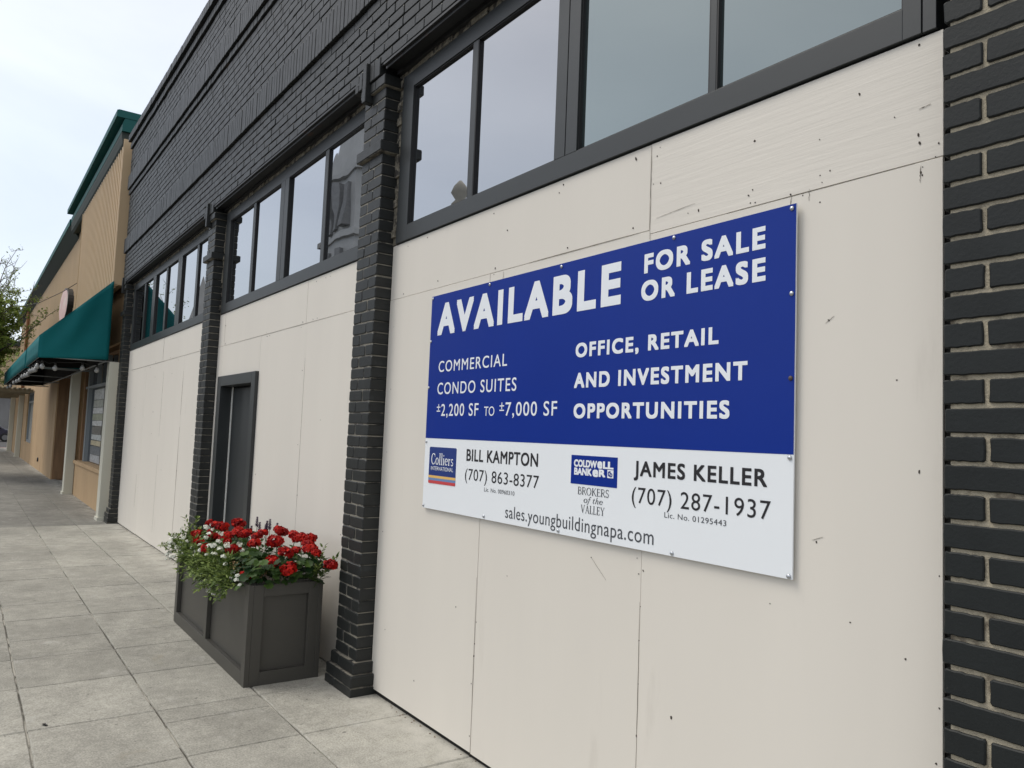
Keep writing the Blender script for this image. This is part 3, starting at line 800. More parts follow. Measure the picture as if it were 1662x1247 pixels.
YL2 = YS - 0.001
text('BILL KAMPTON', -3.470, -2.846, 1.490, 0.062, K, sign, YL2, bold=0.018, space=1.08)
text('(707) 863-8377', -3.477, -2.834, 1.391, 0.058, K, sign, YL2, space=1.06)
text('Lic. No. 00960310', -3.288, -3.024, 1.343, 0.020, KG, sign, YL2, space=1.05)
text('JAMES KELLER', -2.218, -1.596, 1.489, 0.059, K, sign, YL2, bold=0.022, space=1.14)
text('(707) 287-1937', -2.226, -1.580, 1.383, 0.061, K, sign, YL2, space=1.1)
text('Lic. No. 01295443', -2.050, -1.760, 1.342, 0.020, KG, sign, YL2, space=1.08)
text('sales.youngbuildingnapa.com', -3.094, -2.103, 1.2315, 0.0585, KG, sign, YL2, space=1.06)

# left logo
lg = MB(); r = 0.012
def rrect(x0, x1, z0, z1, r, n=4):
    o = []
    for cx, cz, a in ((x0 + r, z0 + r, pi), (x1 - r, z0 + r, 1.5 * pi), (x1 - r, z1 - r, 0), (x0 + r, z1 - r, .5 * pi)):
        for i in range(n + 1): o.append((cx + r * cos(a + i * pi / 2 / n), cz + r * sin(a + i * pi / 2 / n)))
    return o
lg.prism_y(rrect(-3.868, -3.573, 1.347, 1.552, 0.010), YS - 0.0009, YS - 0.0001)
logo = part('logo_panel', lg, M['logo_blue'], sign)
for z0, z1, mm in ((1.378, 1.392, 'logo_yellow'), (1.364, 1.378, 'logo_sky')):
    q = MB(); q.box(-3.868, -3.573, YS - 0.0016, YS - 0.001, z0 + .0001, z1 - .0001); part('stripe', q, M[mm], logo)
q = MB(); q.prism_y([(-3.868, 1.3639), (-3.868, 1.356)] + rrect(-3.868, -3.573, 1.347, 1.36, 0.0064)[0:10] + [(-3.573, 1.3639)], YS - 0.0016, YS - 0.001)
part('stripe', q, M['logo_red'], logo)
text('INTERNATIONAL', -3.842, -3.600, 1.422, 0.021, W, logo, YL, bold=0.0)

# small serif alphabet drawn as strokes (thick stems, thin hairlines, serifs)
def arc(cx, cz, rx, rz, a0, a1, n=12):
    return [(cx + rx * cos(radians(a0 + (a1 - a0) * i / n)), cz + rz * sin(radians(a0 + (a1 - a0) * i / n))) for i in range(n + 1)]
T_, t_ = 0.13, 0.055
def st(x, z0, z1, serif=(1, 1), w=T_):
    o = [([(x, z0), (x, z1)], w)]
    if serif[0]: o.append(([(x - .13, z0 + .02), (x + .13, z0 + .02)], .045))
    if serif[1]: o.append(([(x - .13, z1 - .02), (x + .13, z1 - .02)], .045))
    return o
G = {
 'C': (0.78, [(arc(.42, .5, .33, .48, 48, 312, 20), .10), ([(.70, .98), (.70, .68)], .05), ([(.68, .13), (.74, .30)], .05)]),
 'o': (0.62, [(arc(.31, .31, .23, .29, 0, 360, 20), .10)]),
 'l': (0.32, st(.16, 0, 1.04, (1, 0)) + [([(.04, 1.0), (.16, 1.03)], .05)]),
 'i': (0.32, st(.16, 0, .60, (1, 0)) + [([(.04, .57), (.16, .59)], .05), ([(.11, .84), (.21, .84)], .12)]),
 'e': (0.56, [(arc(.29, .31, .22, .28, 10, 320, 18), .095), ([(.10, .33), (.50, .34)], .05)]),
 'r': (0.46, st(.16, 0, .60, (1, 0)) + [([(.04, .57), (.16, .59)], .05), ([(.17, .40), (.27, .55), (.40, .55)], .08)]),
 's': (0.46, [(arc(.23, .45, .14, .13, 20, 270, 12) + arc(.23, .16, .16, .14, 90, -160, 12), .085)]),
 'B': (0.66, st(.15, 0, 1, (1, 1)) + [([(.15, .97), (.34, .97)] + arc(.36, .76, .17, .21, 90, -90, 10) + [(.15, .54)], .075), ([(.34, .54)] + arc(.38, .28, .22, .26, 90, -90, 10) + [(.15, .03)], .08)]),
 'R': (0.70, st(.15, 0, 1, (1, 1)) + [([(.15, .97), (.34, .97)] + arc(.36, .74, .19, .23, 90, -90, 10) + [(.15, .50)], .075), ([(.34, .50), (.66, .02)], .10), ([(.58, .02), (.74, .02)], .045)]),
 'O': (0.86, [(arc(.43, .5, .34, .48, 0, 360, 24), .09)]),
 'K': (0.74, st(.15, 0, 1, (1, 1)) + [([(.17, .42), (.60, .98)], t_), ([(.30, .56), (.66, .02)], .11), ([(.50, .98), (.70, .98)], .045), ([(.56, .02), (.78, .02)], .045)]),
 'E': (0.62, st(.15, 0, 1, (1, 1)) + [([(.15, .97), (.54, .97)], t_), ([(.15, .53), (.44, .53)], t_), ([(.15, .03), (.56, .03)], t_), ([(.54, .97), (.54, .80)], .045), ([(.57, .03), (.57, .22)], .045), ([(.44, .62), (.44, .44)], .045)]),
 'S': (0.58, [(arc(.29, .74, .19, .23, 35, 270, 14) + arc(.28, .27, .20, .25, 90, -150, 14), .09), ([(.47, .98), (.47, .74)], .045), ([(.08, .02), (.08, .26)], .045)]),
 'V': (0.76, [([(.10, .98), (.38, .02)], .11), ([(.38, .02), (.64, .98)], t_), ([(.0, .98), (.22, .98)], .045), ([(.54, .98), (.75, .98)], .045)]),
 'A': (0.76, [([(.12, .02), (.37, .98)], t_), ([(.37, .98), (.64, .02)], .11), ([(.20, .34), (.54, .34)], t_), ([(.02, .02), (.22, .02)], .045), ([(.54, .02), (.76, .02)], .045)]),
 'L': (0.58, st(.15, 0, 1, (1, 1)) + [([(.15, .03), (.52, .03)], t_), ([(.53, .03), (.53, .24)], .045)]),
 'Y': (0.74, [([(.10, .98), (.36, .45)], .11), ([(.36, .45), (.62, .98)], t_), ([(.37, .48), (.37, .02)], T_), ([(.0, .98), (.22, .98)], .045), ([(.52, .98), (.73, .98)], .045), ([(.24, .02), (.50, .02)], .045)]),
 'f': (0.36, [([(-.08, -.22), (.02, -.24), (.10, -.08), (.22, .62), (.26, .88), (.36, .98), (.46, .92)], .085), ([(.04, .58), (.38, .58)], .06)]),
 't': (0.38, [([(.24, .80), (.14, .14), (.20, .03), (.34, .08)], .09), ([(.04, .58), (.38, .58)], .06)]),
 'h': (0.60, [([(.26, 1.02), (.10, 0)], .09), ([(.14, .36), (.30, .55), (.44, .55), (.46, .44), (.40, .10), (.45, .03), (.56, .10)], .085)]),
 ' ': (0.30, []),
}
def serif(body, x0, x1, zb, cap, m, parent, y, shear=0.0):
    mb = MB(); cur = 0; polys = []
    for ch in body:
        w, strokes = G[ch]
        for pts, th in strokes:
            n = len(pts); L_, R_ = [], []
            for i, (px, pz) in enumerate(pts):
                a = pts[max(i - 1, 0)]; b = pts[min(i + 1, n - 1)]
                dx, dz = b[0] - a[0], b[1] - a[1]; d = math.hypot(dx, dz) or 1
                nx, nz = -dz / d * th / 2, dx / d * th / 2
                if ch in 'CoOe' and n > 15:                      # round letters swell at the sides
                    k = 0.55 + 0.75 * abs(nx) / (th / 2); nx *= k; nz *= k
                L_.append((cur + px + nx, pz + nz)); R_.append((cur + px - nx, pz - nz))
            for i in range(n - 1): polys.append((R_[i], R_[i + 1], L_[i + 1], L_[i]))
        cur += w + 0.03
    sx = (x1 - x0) / cur
    for i, p in enumerate(polys):
        yy = y - 0.00002 * (i % 7)
        mb.add([(x0 + (a + shear * b) * sx, yy, zb + b * cap) for a, b in p], [(0, 1, 2, 3)])
    o = part('lettering', mb, m, parent)
    return o
serif('Colliers', -3.843, -3.598, 1.454, 0.062, W, logo, YL - .0004)

lg = MB(); lg.box(-2.606, -2.313, YS - 0.0009, YS - 0.0001, 1.432, 1.556)
logo2 = part('logo_panel', lg, M['sign_blue'], sign)
text('COLDW', -2.586, -2.437, 1.506, 0.031, W, logo2, YL, bold=0.045)
text('e', -2.434, -2.404, 1.505, 0.031, W, logo2, YL, bold=0.045, full=True)
text('LL', -2.400, -2.335, 1.506, 0.031, W, logo2, YL, bold=0.045, space=0.9)
text('BANK', -2.583, -2.468, 1.471, 0.031, W, logo2, YL, bold=0.045)
text('e', -2.463, -2.428, 1.469, 0.031, W, logo2, YL, bold=0.045, full=True)
text('R', -2.424, -2.383, 1.471, 0.031, W, logo2, YL, bold=0.045)
q = MB(); q.box(-2.371, -2.335, YL - .0002, YS - 0.001, 1.470, 1.503)
ic = part('emblem', q, W, logo2)
text('c', -2.367, -2.351, 1.476, 0.022, M['sign_blue'], logo2, YL - .0008, bold=0.02, full=True)
text('b', -2.356, -2.340, 1.474, 0.024, M['sign_blue'], logo2, YL - .0008, bold=0.02, full=True)
serif('BROKERS', -2.557, -2.357, 1.389, 0.032, KG, sign, YL2)
serif('of the', -2.518, -2.395, 1.356, 0.027, KG, sign, YL2, shear=0.12)
serif('VALLEY', -2.533, -2.381, 1.312, 0.034, KG, sign, YL2)

scr = [(-3.912, 2.413), (-3.912, 2.16), (-3.912, 1.891), (-3.912, 1.58), (-3.912, 1.216), (-3.282, 1.218), (-2.682, 1.217), (-2.008, 1.214), (-1.509, 1.212), (-1.511, 1.590), (-1.511, 1.848), (-1.511, 2.127), (-1.513, 2.412), (-2.034, 2.414), (-2.722, 2.412), (-3.315, 2.413)]
for i, (x, z) in enumerate(scr):
    q = MB(); q.lathe([(0.0085, 0), (0.008, 0.002), (0.0055, 0.0045), (0.001, 0.0055)], 0, 0, 10)
    q.v = [(x + a, YL + 0.0002 - c, z + b) for a, b, c in q.v]
    q.f = [f[::-1] for f in q.f]
    part('screw', q, M['screw_rust'] if i == 10 else M['screw'], sign)

def bow(x, z):
    # the thin board is pulled in at the screws and stands off a little between them
    u = (x - SX0) / (SX1 - SX0); v = (z - SZ0) / (SZ1 - SZ0)
    edge = 1 - 16 * u * (1 - u) * v * (1 - v)
    return -0.0016 * sin(pi * u) * sin(pi * v) - 0.0004 * max(0, edge) * (sin(4 * pi * u) ** 2 + .6 * sin(3 * pi * v) ** 2) - 0.004 * u * u * v * v
def bend(o, fixed=None):
    for c in o.children:
        off = wloc(c)
        n_ = len(c.data.vertices); co_ = np.empty(n_ * 3); c.data.vertices.foreach_get('co', co_)
        f_ = fixed
        if f_ is None and c.name.split('.')[0] in ('screw', 'logo_panel'): f_ = bow(co_[0::3].mean() + off.x, co_[2::3].mean() + off.z)
        if f_ is not None: co_[1::3] += f_
        else:
            for i in range(n_): co_[3 * i + 1] += bow(co_[3 * i] + off.x, co_[3 * i + 2] + off.z)
        c.data.vertices.foreach_set('co', co_); c.data.update()
        bend(c, f_)
bend(sign)

# ------------------------------------------------------------------ planter box
PX0, PX1, PY0, PY1, PH = -6.93, -4.960, -0.655, -0.165, 0.622
pz = gz(-5.8) + 0.001
pl = thing('planter_box', 'dark grey panelled planter box of red flowers beside the door', 'planter', ((PX0 + PX1) / 2, (PY0 + PY1) / 2, pz))
mb = MB(); t = 0.03
for (a, b, c, d) in ((PX0 + .032, PX1 - .032, PY0 + .032, PY0 + .05), (PX0 + .032, PX1 - .032, PY1 - .05, PY1 - .032), (PX0 + .032, PX0 + .05, PY0 + .0502, PY1 - .0502), (PX1 - .05, PX1 - .032, PY0 + .0502, PY1 - .0502)):
    mb.box(a, b, c, d, pz + 0.02, PH - 0.01)
part('panel', mb, M['planter'], pl)
S = 0.075; B0, B1 = pz, PH
def face_frame(axis):
    q = MB()
    if axis in ('front', 'back'):
        y0, y1 = (PY0, PY0 +   .0315) if axis == 'front' else (PY1 - .0315, PY1)
        mid = (PX0 + PX1) / 2
        q.box(PX0, PX0 + S, y0, y1, B0, B1); q.box(PX1 - S, PX1, y0, y1, B0, B1); q.box(mid - .03, mid + .03, y0, y1, B0 + .085, B1 - S)
        q.box(PX0 + S, PX1 - S, y0, y1, B0, B0 + .085); q.box(PX0 + S, PX1 - S, y0, y1, B1 - S, B1)
    else:
        x0, x1 = (PX0, PX0 +   .0315) if axis == 'left' else (PX1 - .0315, PX1)
        a, b = PY0 + .0318, PY1 - .0318
        q.box(x0, x1, a, a + S - .01, B0, B1); q.box(x0, x1, b - S + .01, b, B0, B1)
        q.box(x0, x1, a + S - .01, b - S + .01, B0, B0 + .085); q.box(x0, x1, a + S - .01, b - S + .01, B1 - S, B1)
    return part('frame', q, M['planter'], pl, bevel=0.002)
for ax in ('front', 'back', 'left', 'right'): face_frame(ax)
q = MB()
for (a, b, c, d) in ((PX0 + .0322, PX1 - .0322, PY0 + .0322, PY0 + .06), (PX0 + .0322, PX1 - .0322, PY1 - .06, PY1 - .0322), (PX0 + .0322, PX0 + .06, PY0 + .0602, PY1 - .0602), (PX1 - .06, PX1 - .0322, PY0 + .0602, PY1 - .0602)):
    q.box(a, b, c, d, PH - 0.0098, PH + 0.004)
part('rim', q, M['planter'], pl, bevel=0.002)
q = MB(); q.box(PX0 + .051, PX1 - .051, PY0 + .051, PY1 - .051, pz + .05, PH - 0.05)
part('soil', q, M['soil'], pl)

# ------------------------------------------------------------------ plants
class Leaves:
    def __init__(s): s.mb = MB(); s.t = []
    def poly(s, pts, tone):
        b = len(s.mb.v); s.mb.v.extend(pts); s.mb.face(list(range(b, b + len(pts)))); s.t.append(tone)
    def fan(s, c, ring, tone):
        b = len(s.mb.v); s.mb.v.append(c); s.mb.v.extend(ring); n = len(ring)
        for i in range(n): s.mb.face([b, b + 1 + i, b + 1 + (i + 1) % n], 0, True); s.t.append(tone)
    def build(s, name, mats, parent):
        o = part(name, s.mb, mats, parent)
        a = o.data.attributes.new('tone', 'FLOAT', 'FACE'); a.data.foreach_set('value', s.t)
        return o
def basis(n):
    n = n.normalized(); a = n.orthogonal().normalized()
    w = rnd.uniform(0, 2 * pi); b = n.cross(a)
    return a * cos(w) + b * sin(w), n.cross(a * cos(w) + b * sin(w)), n
def round_leaf(L, p, n, r, tone):
    a, b, n = basis(n); ring = []
    N = 14
    for i in range(N):
        w = 2 * pi * i / N
        q = r * (1.0 + 0.10 * cos(7 * w)) * (0.35 if i == 0 else 1)
        ring.append(tuple(p + a * q * cos(w) + b * q * sin(w) + n * (0.22 * r * (1 if i % 2 else 0.75))))
    L.fan(tuple(p), ring, tone)
def oval_leaf(L, p, d, n, l, w, tone):
    d = d.normalized(); s = d.cross(n)
    if s.length < 1e-3: s = d.orthogonal()
    s.normalize(); nn = s.cross(d)
    c = [(0, 0, 0), (.3, .42, .05), (.62, .46, .02), (1, 0, -.12), (.62, -.46, .02), (.3, -.42, .05)]
    L.poly([tuple(p + d * (u * l) + s * (v * w) + nn * (k * l)) for u, v, k in c], tone)

def flower_head(rr, npet, pr, flat=0.75):
    """a ball of many small petals, centred on the origin"""
    L = Leaves()
    for i in range(npet):
        th = math.acos(1 - 1.55 * rnd.random()); ph = rnd.uniform(0, 2 * pi)
        n = Vector((sin(th) * cos(ph), sin(th) * sin(ph), cos(th)))
        p = Vector((n.x * rr, n.y * rr, n.z * rr * flat)) * rnd.uniform(0.78, 1.05)
        n2 = (n + Vector((rnd.uniform(-.5, .5), rnd.uniform(-.5, .5), rnd.uniform(-.3, .5)))).normalized()
        a, b, n2 = basis(n2)
        tone = min(1, max(0, rnd.random() ** 1.2 * 1.05))
        for k in range(rnd.choice((3, 4, 5))):
            w = 2 * pi * k / 5 + rnd.uniform(-.2, .2)
            d = a * cos(w) + b * sin(w); s = n2.cross(d)
            L.poly([tuple(p), tuple(p + d * pr * .55 + s * pr * .42 + n2 * pr * .15), tuple(p + d * pr + s * pr * .2 + n2 * pr * .08),
                    tuple(p + d * pr - s * pr * .2 + n2 * pr * .08), tuple(p + d * pr * .55 - s * pr * .42 + n2 * pr * .15)], tone)
    return L
def proto(name, L, mats):
    me = L.build(name, mats, None)
    d = me.data; bpy.data.objects.remove(me); return d
RED = [proto('flower_head', flower_head(1.0, 62, 0.42, f), M['petal_red']) for f in (0.60, 0.74, 0.50, 0.66)]
WHITE = [proto('flower_cluster', flower_head(1.0, 12, 0.75, 0.55), M['petal_white']) for f in range(2)]
def put(name, data, parent, p, s, rot=None):
    o = bpy.data.objects.new(name, data); COL.objects.link(o); o.parent = parent
    o.location = Vector(p) - wloc(parent); o.scale = (s, s, s)
    o.rotation_euler = rot or (rnd.uniform(-.35, .35), rnd.uniform(-.35, .35), rnd.uniform(0, 6.28))
    return o

heads = [(-6.8, -0.44, 0.845, 0.05), (-6.66, -0.42, 0.842, 0.052), (-6.55, -0.4, 0.838, 0.056), (-6.66, -0.24, 0.85, 0.06), (-6.7, -0.56, 0.765, 0.048), (-6.62, -0.47, 0.79, 0.044), (-6.4, -0.5, 0.775, 0.058), (-6.12, -0.62, 0.735, 0.054), (-6.25, -0.45, 0.8, 0.052), (-6.24, -0.38, 0.815, 0.056), (-6.42, -0.3, 0.825, 0.048), (-5.83, -0.44, 0.815, 0.054), (-5.52, -0.6, 0.755, 0.062), (-6.48, -0.6, 0.735, 0.05), (-5.83, -0.42, 0.825, 0.05), (-5.755, -0.32, 0.83, 0.052), (-5.56, -0.44, 0.785, 0.052), (-5.72, -0.2, 0.845, 0.056), (-5.48, -0.32, 0.805, 0.058), (-5.43, -0.2, 0.85, 0.052), (-5.3, -0.21, 0.848, 0.05), (-5.183, -0.18, 0.855, 0.048), (-5.096, -0.22, 0.832, 0.05), (-4.985, -0.25, 0.818, 0.05), (-4.93, -0.23, 0.8, 0.048), (-5.002, -0.5, 0.745, 0.066), (-5.021, -0.4, 0.795, 0.052), (-5.06, -0.32, 0.8, 0.038), (-4.93, -0.41, 0.705, 0.068), (-4.8, -0.175, 0.735, 0.056), (-5.07, -0.64, 0.655, 0.044), (-5.95, -0.3, 0.83, 0.05), (-6.02, -0.5, 0.79, 0.045)]
gspec = [('red geranium at the planter corner nearest the brick pilaster, one bloom drooping over the end', (-5.08, -0.27)),
         ('red geranium with the biggest blooms at the front right corner of the planter', (-5.05, -0.48)),
         ('red geranium with one low bloom hanging over the front rim of the planter', (-5.18, -0.58)),
         ('red geranium in the middle back of the planter, near the purple spikes', (-5.55, -0.27)),
         ('red geranium in the middle front of the planter, under the white trailing flowers', (-5.72, -0.50)),
         ('red geranium left of centre in the planter among white flowers', (-6.25, -0.47)),
         ('tallest red geranium with a bloom against the charcoal door', (-6.50, -0.27)),
         ('red geranium at the far left end of the planter above the trailing leaves', (-6.65, -0.46))]
SOILZ = PH - 0.05
ger = []
for lab, (gx, gy) in gspec:
    ger.append([thing('geranium', lab, 'flower', (gx, gy, SOILZ), 'red geraniums in the planter'), gx, gy, []])
for h in heads:
    best = min(ger, key=lambda q: (q[1] - h[0]) ** 2 + 1.5 * (q[2] - h[1]) ** 2); best[3].append(h)
for o, gx, gy, hs in ger:
    L = Leaves(); st_ = MB()
    for i in range(110 if gx > -5.3 else 42):
        a = rnd.uniform(0, 2 * pi); q = 0.24 * math.sqrt(rnd.random())
        x = gx + q * 1.15 * cos(a); y = gy + q * 0.75 * sin(a)
        x = min(x, -4.93); y = max(-0.70, min(-0.13, y))
        z = SOILZ + 0.03 + rnd.random() ** 0.7 * (0.205 - 0.25 * q)
        n = Vector((cos(a) * .5 + rnd.uniform(-.5, .5), sin(a) * .5 + rnd.uniform(-.6, .3), 0.9))
        round_leaf(L, Vector((x, y, z)), n, rnd.uniform(0.018, 0.034), rnd.random() ** 1.6)
    for (x, y, z, r) in hs:
        bx, by = gx + (x - gx) * .4, gy + (y - gy) * .4
        st_.tube([(bx, by, SOILZ), ((bx + x) / 2 + .01, (by + y) / 2, (SOILZ + z) / 2 + .03), (x, y, z - r * .2)], 0.0028, 5)
    L.build('foliage', M['ger_leaf'], o)
    if st_.v: part('stems', st_, M['stem'], o)
    for (x, y, z, r) in hs: put('flower_head', rnd.choice(RED), o, (x, y - .012, z + (.015 if x > -5.9 else -.035)), r * rnd.uniform(.64, .95))
    if gx > -5.6:
        for k in range(3):
            x = gx + rnd.uniform(-.12, .08); y = gy - rnd.uniform(0.02, .13); z = SOILZ + rnd.uniform(.10, .16)
            LB = Leaves()
            for i in range(14):
                oval_leaf(LB, Vector((x + rnd.gauss(0, .012), y + rnd.gauss(0, .012), z + rnd.gauss(0, .012))), Vector((rnd.uniform(-1, 1), rnd.uniform(-1, 1), -.5)), Vector((0, 0, 1)), .016, .008, rnd.random())
            LB.build('spent_bloom', M['bud'], o)

whites = [(-6.80, -0.52, 0.728), (-6.72, -0.53, 0.70), (-6.3, -0.568, 0.743), (-6.457, -0.62, 0.649), (-6.523, -0.64, 0.60), (-6.684, -0.66, 0.63), (-6.70, -0.69, 0.62), (-6.249, -0.62, 0.697), (-6.23, -0.62, 0.661), (-6.096, -0.68, 0.623), (-5.873, -0.62, 0.743), (-5.535, -0.62, 0.794), (-5.702, -0.62, 0.742), (-5.367, -0.68, 0.742), (-5.877, -0.68, 0.64), (-5.949, -0.69, 0.568), (-5.94, -0.69, 0.533), (-5.777, -0.69, 0.496), (-5.72, -0.69, 0.50), (-5.565, -0.69, 0.537), (-5.337, -0.68, 0.581), (-5.05, -0.68, 0.643), (-6.93, -0.68, 0.66), (-6.98, -0.64, 0.68), (-6.90, -0.70, 0.60), (-6.96, -0.70, 0.53), (-6.86, -0.69, 0.52), (-7.0, -0.60, 0.71), (-6.70, -0.67, 0.57), (-6.499, -0.47, 0.78), (-6.7, -0.42, 0.79), (-6.78, -0.45, 0.77), (-5.478, -0.552, 0.80), (-6.6, -0.64, 0.68), (-5.2, -0.66, 0.66), (-5.75, -0.64, 0.70), (-6.05, -0.6, 0.72)]
tspec = [('white flowered trailing plant spilling over the far left end of the planter', (-6.76, -0.56), 520, (0.34, 0.16)),
         ('white flowered trailing plant left of the planter centre with leafy upright stems', (-6.35, -0.50), 480, (0.30, 0.20)),
         ('white flowered trailing plant hanging low over the middle of the planter front', (-5.80, -0.55), 760, (0.30, 0.20)),
         ('white flowered trailing plant right of the planter centre, hanging over the front rim', (-5.38, -0.58), 560, (0.24, 0.14)),
         ('small trailing plant with two upright sprigs at the back right end of the planter', (-4.98, -0.20), 60, (0.06, 0.05))]
trl = []
for lab, c, n, e in tspec:
    trl.append([thing('trailing_plant', lab, 'flower', (c[0], c[1], SOILZ), 'white flowered trailing plants in the planter'), c, n, e, []])
for w_ in whites:
    min(trl[:4], key=lambda q: (q[1][0] - w_[0]) ** 2)[4].append(w_)
for ti, (o, (cx, cy), n, (ex, ey), ws) in enumerate(trl):
    L = Leaves(); S_ = MB()
    nst = max(3, n // 11)
    for k in range(nst):
        bx = cx + rnd.uniform(-ex, ex) * .8; by = cy + rnd.uniform(-ey, ey) * .8
        bx = max(PX0 + .05, min(PX1 - .05, bx)); by = max(PY0 + .03, min(PY1 - .03, by))
        u = rnd.random()
        if ti == 4:
            d = Vector((rnd.uniform(.1, .9), rnd.uniform(-.3, .3), 1.6)); ln = rnd.uniform(.20, .30); droop = .15
        elif ti == 0 and u < .65:
            d = Vector((-1.0 + rnd.uniform(-.3, .6), rnd.uniform(-.55, .1), rnd.uniform(.3, 1.3))); ln = rnd.uniform(.18, .36); droop = rnd.uniform(.3, 1.2)
        elif u < .5:
            d = Vector((rnd.uniform(-.6, .6), -1, rnd.uniform(.5, 1.2))); ln = rnd.uniform(.10, .24) * (1.2 if ti in (2, 3) else .8); droop = rnd.uniform(.6, 1.9)
        else:
            d = Vector((rnd.uniform(-.5, .5), rnd.uniform(-.5, .5), 1.2)); ln = rnd.uniform(.09, .20); droop = rnd.uniform(0, .7)
        d.normalize(); p = Vector((bx, by, SOILZ)); path = [tuple(p)]; stp = ln / 10
        for i in range(10):
            d = (d + Vector((rnd.uniform(-.12, .12), rnd.uniform(-.12, .12), -droop * 0.11 + rnd.uniform(-.06, .06)))).normalized()
            p = p + d * stp
            if PX0 - .02 < p.x < PX1 + .01 and PY0 - .02 < p.y and p.z < PH + .01 and i > 4: p.y = PY0 - .02 - rnd.random() * .02
            path.append(tuple(p))
            for q in range(4 if i > 1 else 2):
                e = Vector((rnd.uniform(-1, 1), rnd.uniform(-1, .7), rnd.uniform(-.2, .8)))
                oval_leaf(L, p + e * .008, (e + d * .5), Vector((rnd.uniform(-.4, .4), rnd.uniform(-.6, .2), 1)), rnd.uniform(.024, .046), rnd.uniform(.011, .021), rnd.random() ** 1.2)
        S_.tube(path, 0.0013, 4, cap=False)
    L.build('foliage', M['trail_leaf'], o); part('stems', S_, M['stem'], o)
    for (x, y, z) in ws: put('flower_cluster', rnd.choice(WHITE), o, (x, y - .03, z + .01), rnd.uniform(.010, .018))
    for (x, y, z) in ws + ws[::2]: put('flower_cluster', rnd.choice(WHITE), o, (x + rnd.gauss(0, .06), y - rnd.uniform(.0, .04), z + rnd.gauss(0, .04)), rnd.uniform(.009, .016))

sal = thing('salvia', 'purple salvia spikes standing at the back of the planter against the cream board', 'flower', (-6.1, -0.2, SOILZ))
S_ = MB(); L2 = Leaves()
for (x, y, z) in ((-6.33, -.2, .90), (-6.258, -.2, .865), (-6.079, -.2, .895), (-6.012, -.2, .915), (-5.84, -.2, .905), (-6.106, -.2, .865), (-6.42, -.25, .80), (-6.40, -.22, .82)):
    L = Leaves()
    S_.tube([(x + .02, y, SOILZ), (x, y, z)], 0.002, 4)
    for i in range(46):
        tt = i / 46; zz = z - .085 + .085 * tt; a = i * 2.4; r = .011 * (1.15 - tt)
        oval_leaf(L, Vector((x + r * .4 * cos(a), y + r * .4 * sin(a), zz)), Vector((cos(a), sin(a), .9)), Vector((0, 0, 1)), .019 * (1.2 - .6 * tt), .012, rnd.random())
    L.build('flower_spike', M['bract'], sal)
    for i in range(16):
        oval_leaf(L2, Vector((x + rnd.gauss(0, .03), y + rnd.gauss(0, .03), SOILZ + rnd.uniform(.02, .17))), Vector((rnd.uniform(-1, 1), rnd.uniform(-1, .5), .4)), Vector((0, 0, 1)), .05, .018, rnd.random())
part('stems', S_, M['stem'], sal); L2.build('foliage', M['ger_leaf'], sal)

L = Leaves()
for i in range(16): oval_leaf(L, Vector((-4.50 + rnd.gauss(0, .012), -.035 + rnd.gauss(0, .01), .004)), Vector((rnd.uniform(-.8, .8), rnd.uniform(-.9, .2), 1.3)), Vector((0, -1, .3)), rnd.uniform(.02, .05), .005, rnd.random())
tag(L.build('weed', mat('dry_weed', (.22, .16, .10), .8), None), 'small dry weed in the crack at the foot of the brick pilaster', 'weed')
# dead leaves on the pavement
for (x, y, lab, s) in ((-4.853, -1.744, 'dark dead leaf lying alone on the pavement farthest out from the planter', .05), (-4.56, -0.40, 'small dark scrap of leaf on the pavement beside the brick pilaster foot', .016), (-7.9, -1.22, 'tiny dark leaf scrap lying on the pavement joint left of the planter', .02)):
    L = Leaves(); oval_leaf(L, Vector((x, y, gz(x) + .004)), Vector((1, .7, 0.06)), Vector((0, .2, 1)), s, s * .45, .3); oval_leaf(L, Vector((x, y, gz(x) + .006)), Vector((1, .5, .3)), Vector((.3, .2, 1)), s * .8, s * .35, .1)
    o = part('dead_leaf', L.mb, mat('dead_leaf', (.035, .03, .028), .8), origin=(x, y, gz(x)))
    tag(o, lab, 'leaf', 'scraps of leaf on the pavement')

# ------------------------------------------------------------------ tan neighbour building
Zf = -0.05
tan = thing('tan_building', 'tan stucco shop building with ribbed metal upper wall and teal cornice', 'building', (-30, 0, Zf))
TE = -47.6       # far end
YW = -0.06
mb = MB()
# stucco: piers and low walls, openings left for windows and the door
mb.box(-15.05, -14.63, YW, 0.4, Zf - .1, 4.05)
mb.box(-20.3, -15.05, YW, 0.10, Zf - .1, 0.66); mb.box(-20.3, -15.05, YW, 0.4, 3.05, 4.05)
mb.box(-20.75, -20.3, YW, 0.4, Zf - .1, 4.05)
mb.box(-25.45, -20.75, YW, 0.4, 3.05, 4.05)
mb.box(-34.4, -25.45, YW - .03, 1.2, Zf - .1, 4.05)
mb.box(-37.9, -34.4, YW - .03, 0.3, Zf - .1, 0.70); mb.box(-37.9, -34.4, YW - .03, 0.3, 2.72, 4.05)
mb.box(TE, -37.9, YW - .03, 0.3, Zf - .1, 4.05)
mb.box(TE, -15.05, 0.45, 14, Zf - .1, 6.6)
part('wall', mb, M['stucco'], tan)
for a_, b_ in ((-25.452, -25.40), (-20.8, -20.752)):
    mb = MB(); mb.box(a_, b_, YW + .002, 0.50, Zf, 3.05); part('jamb', mb, M['brown'], tan)
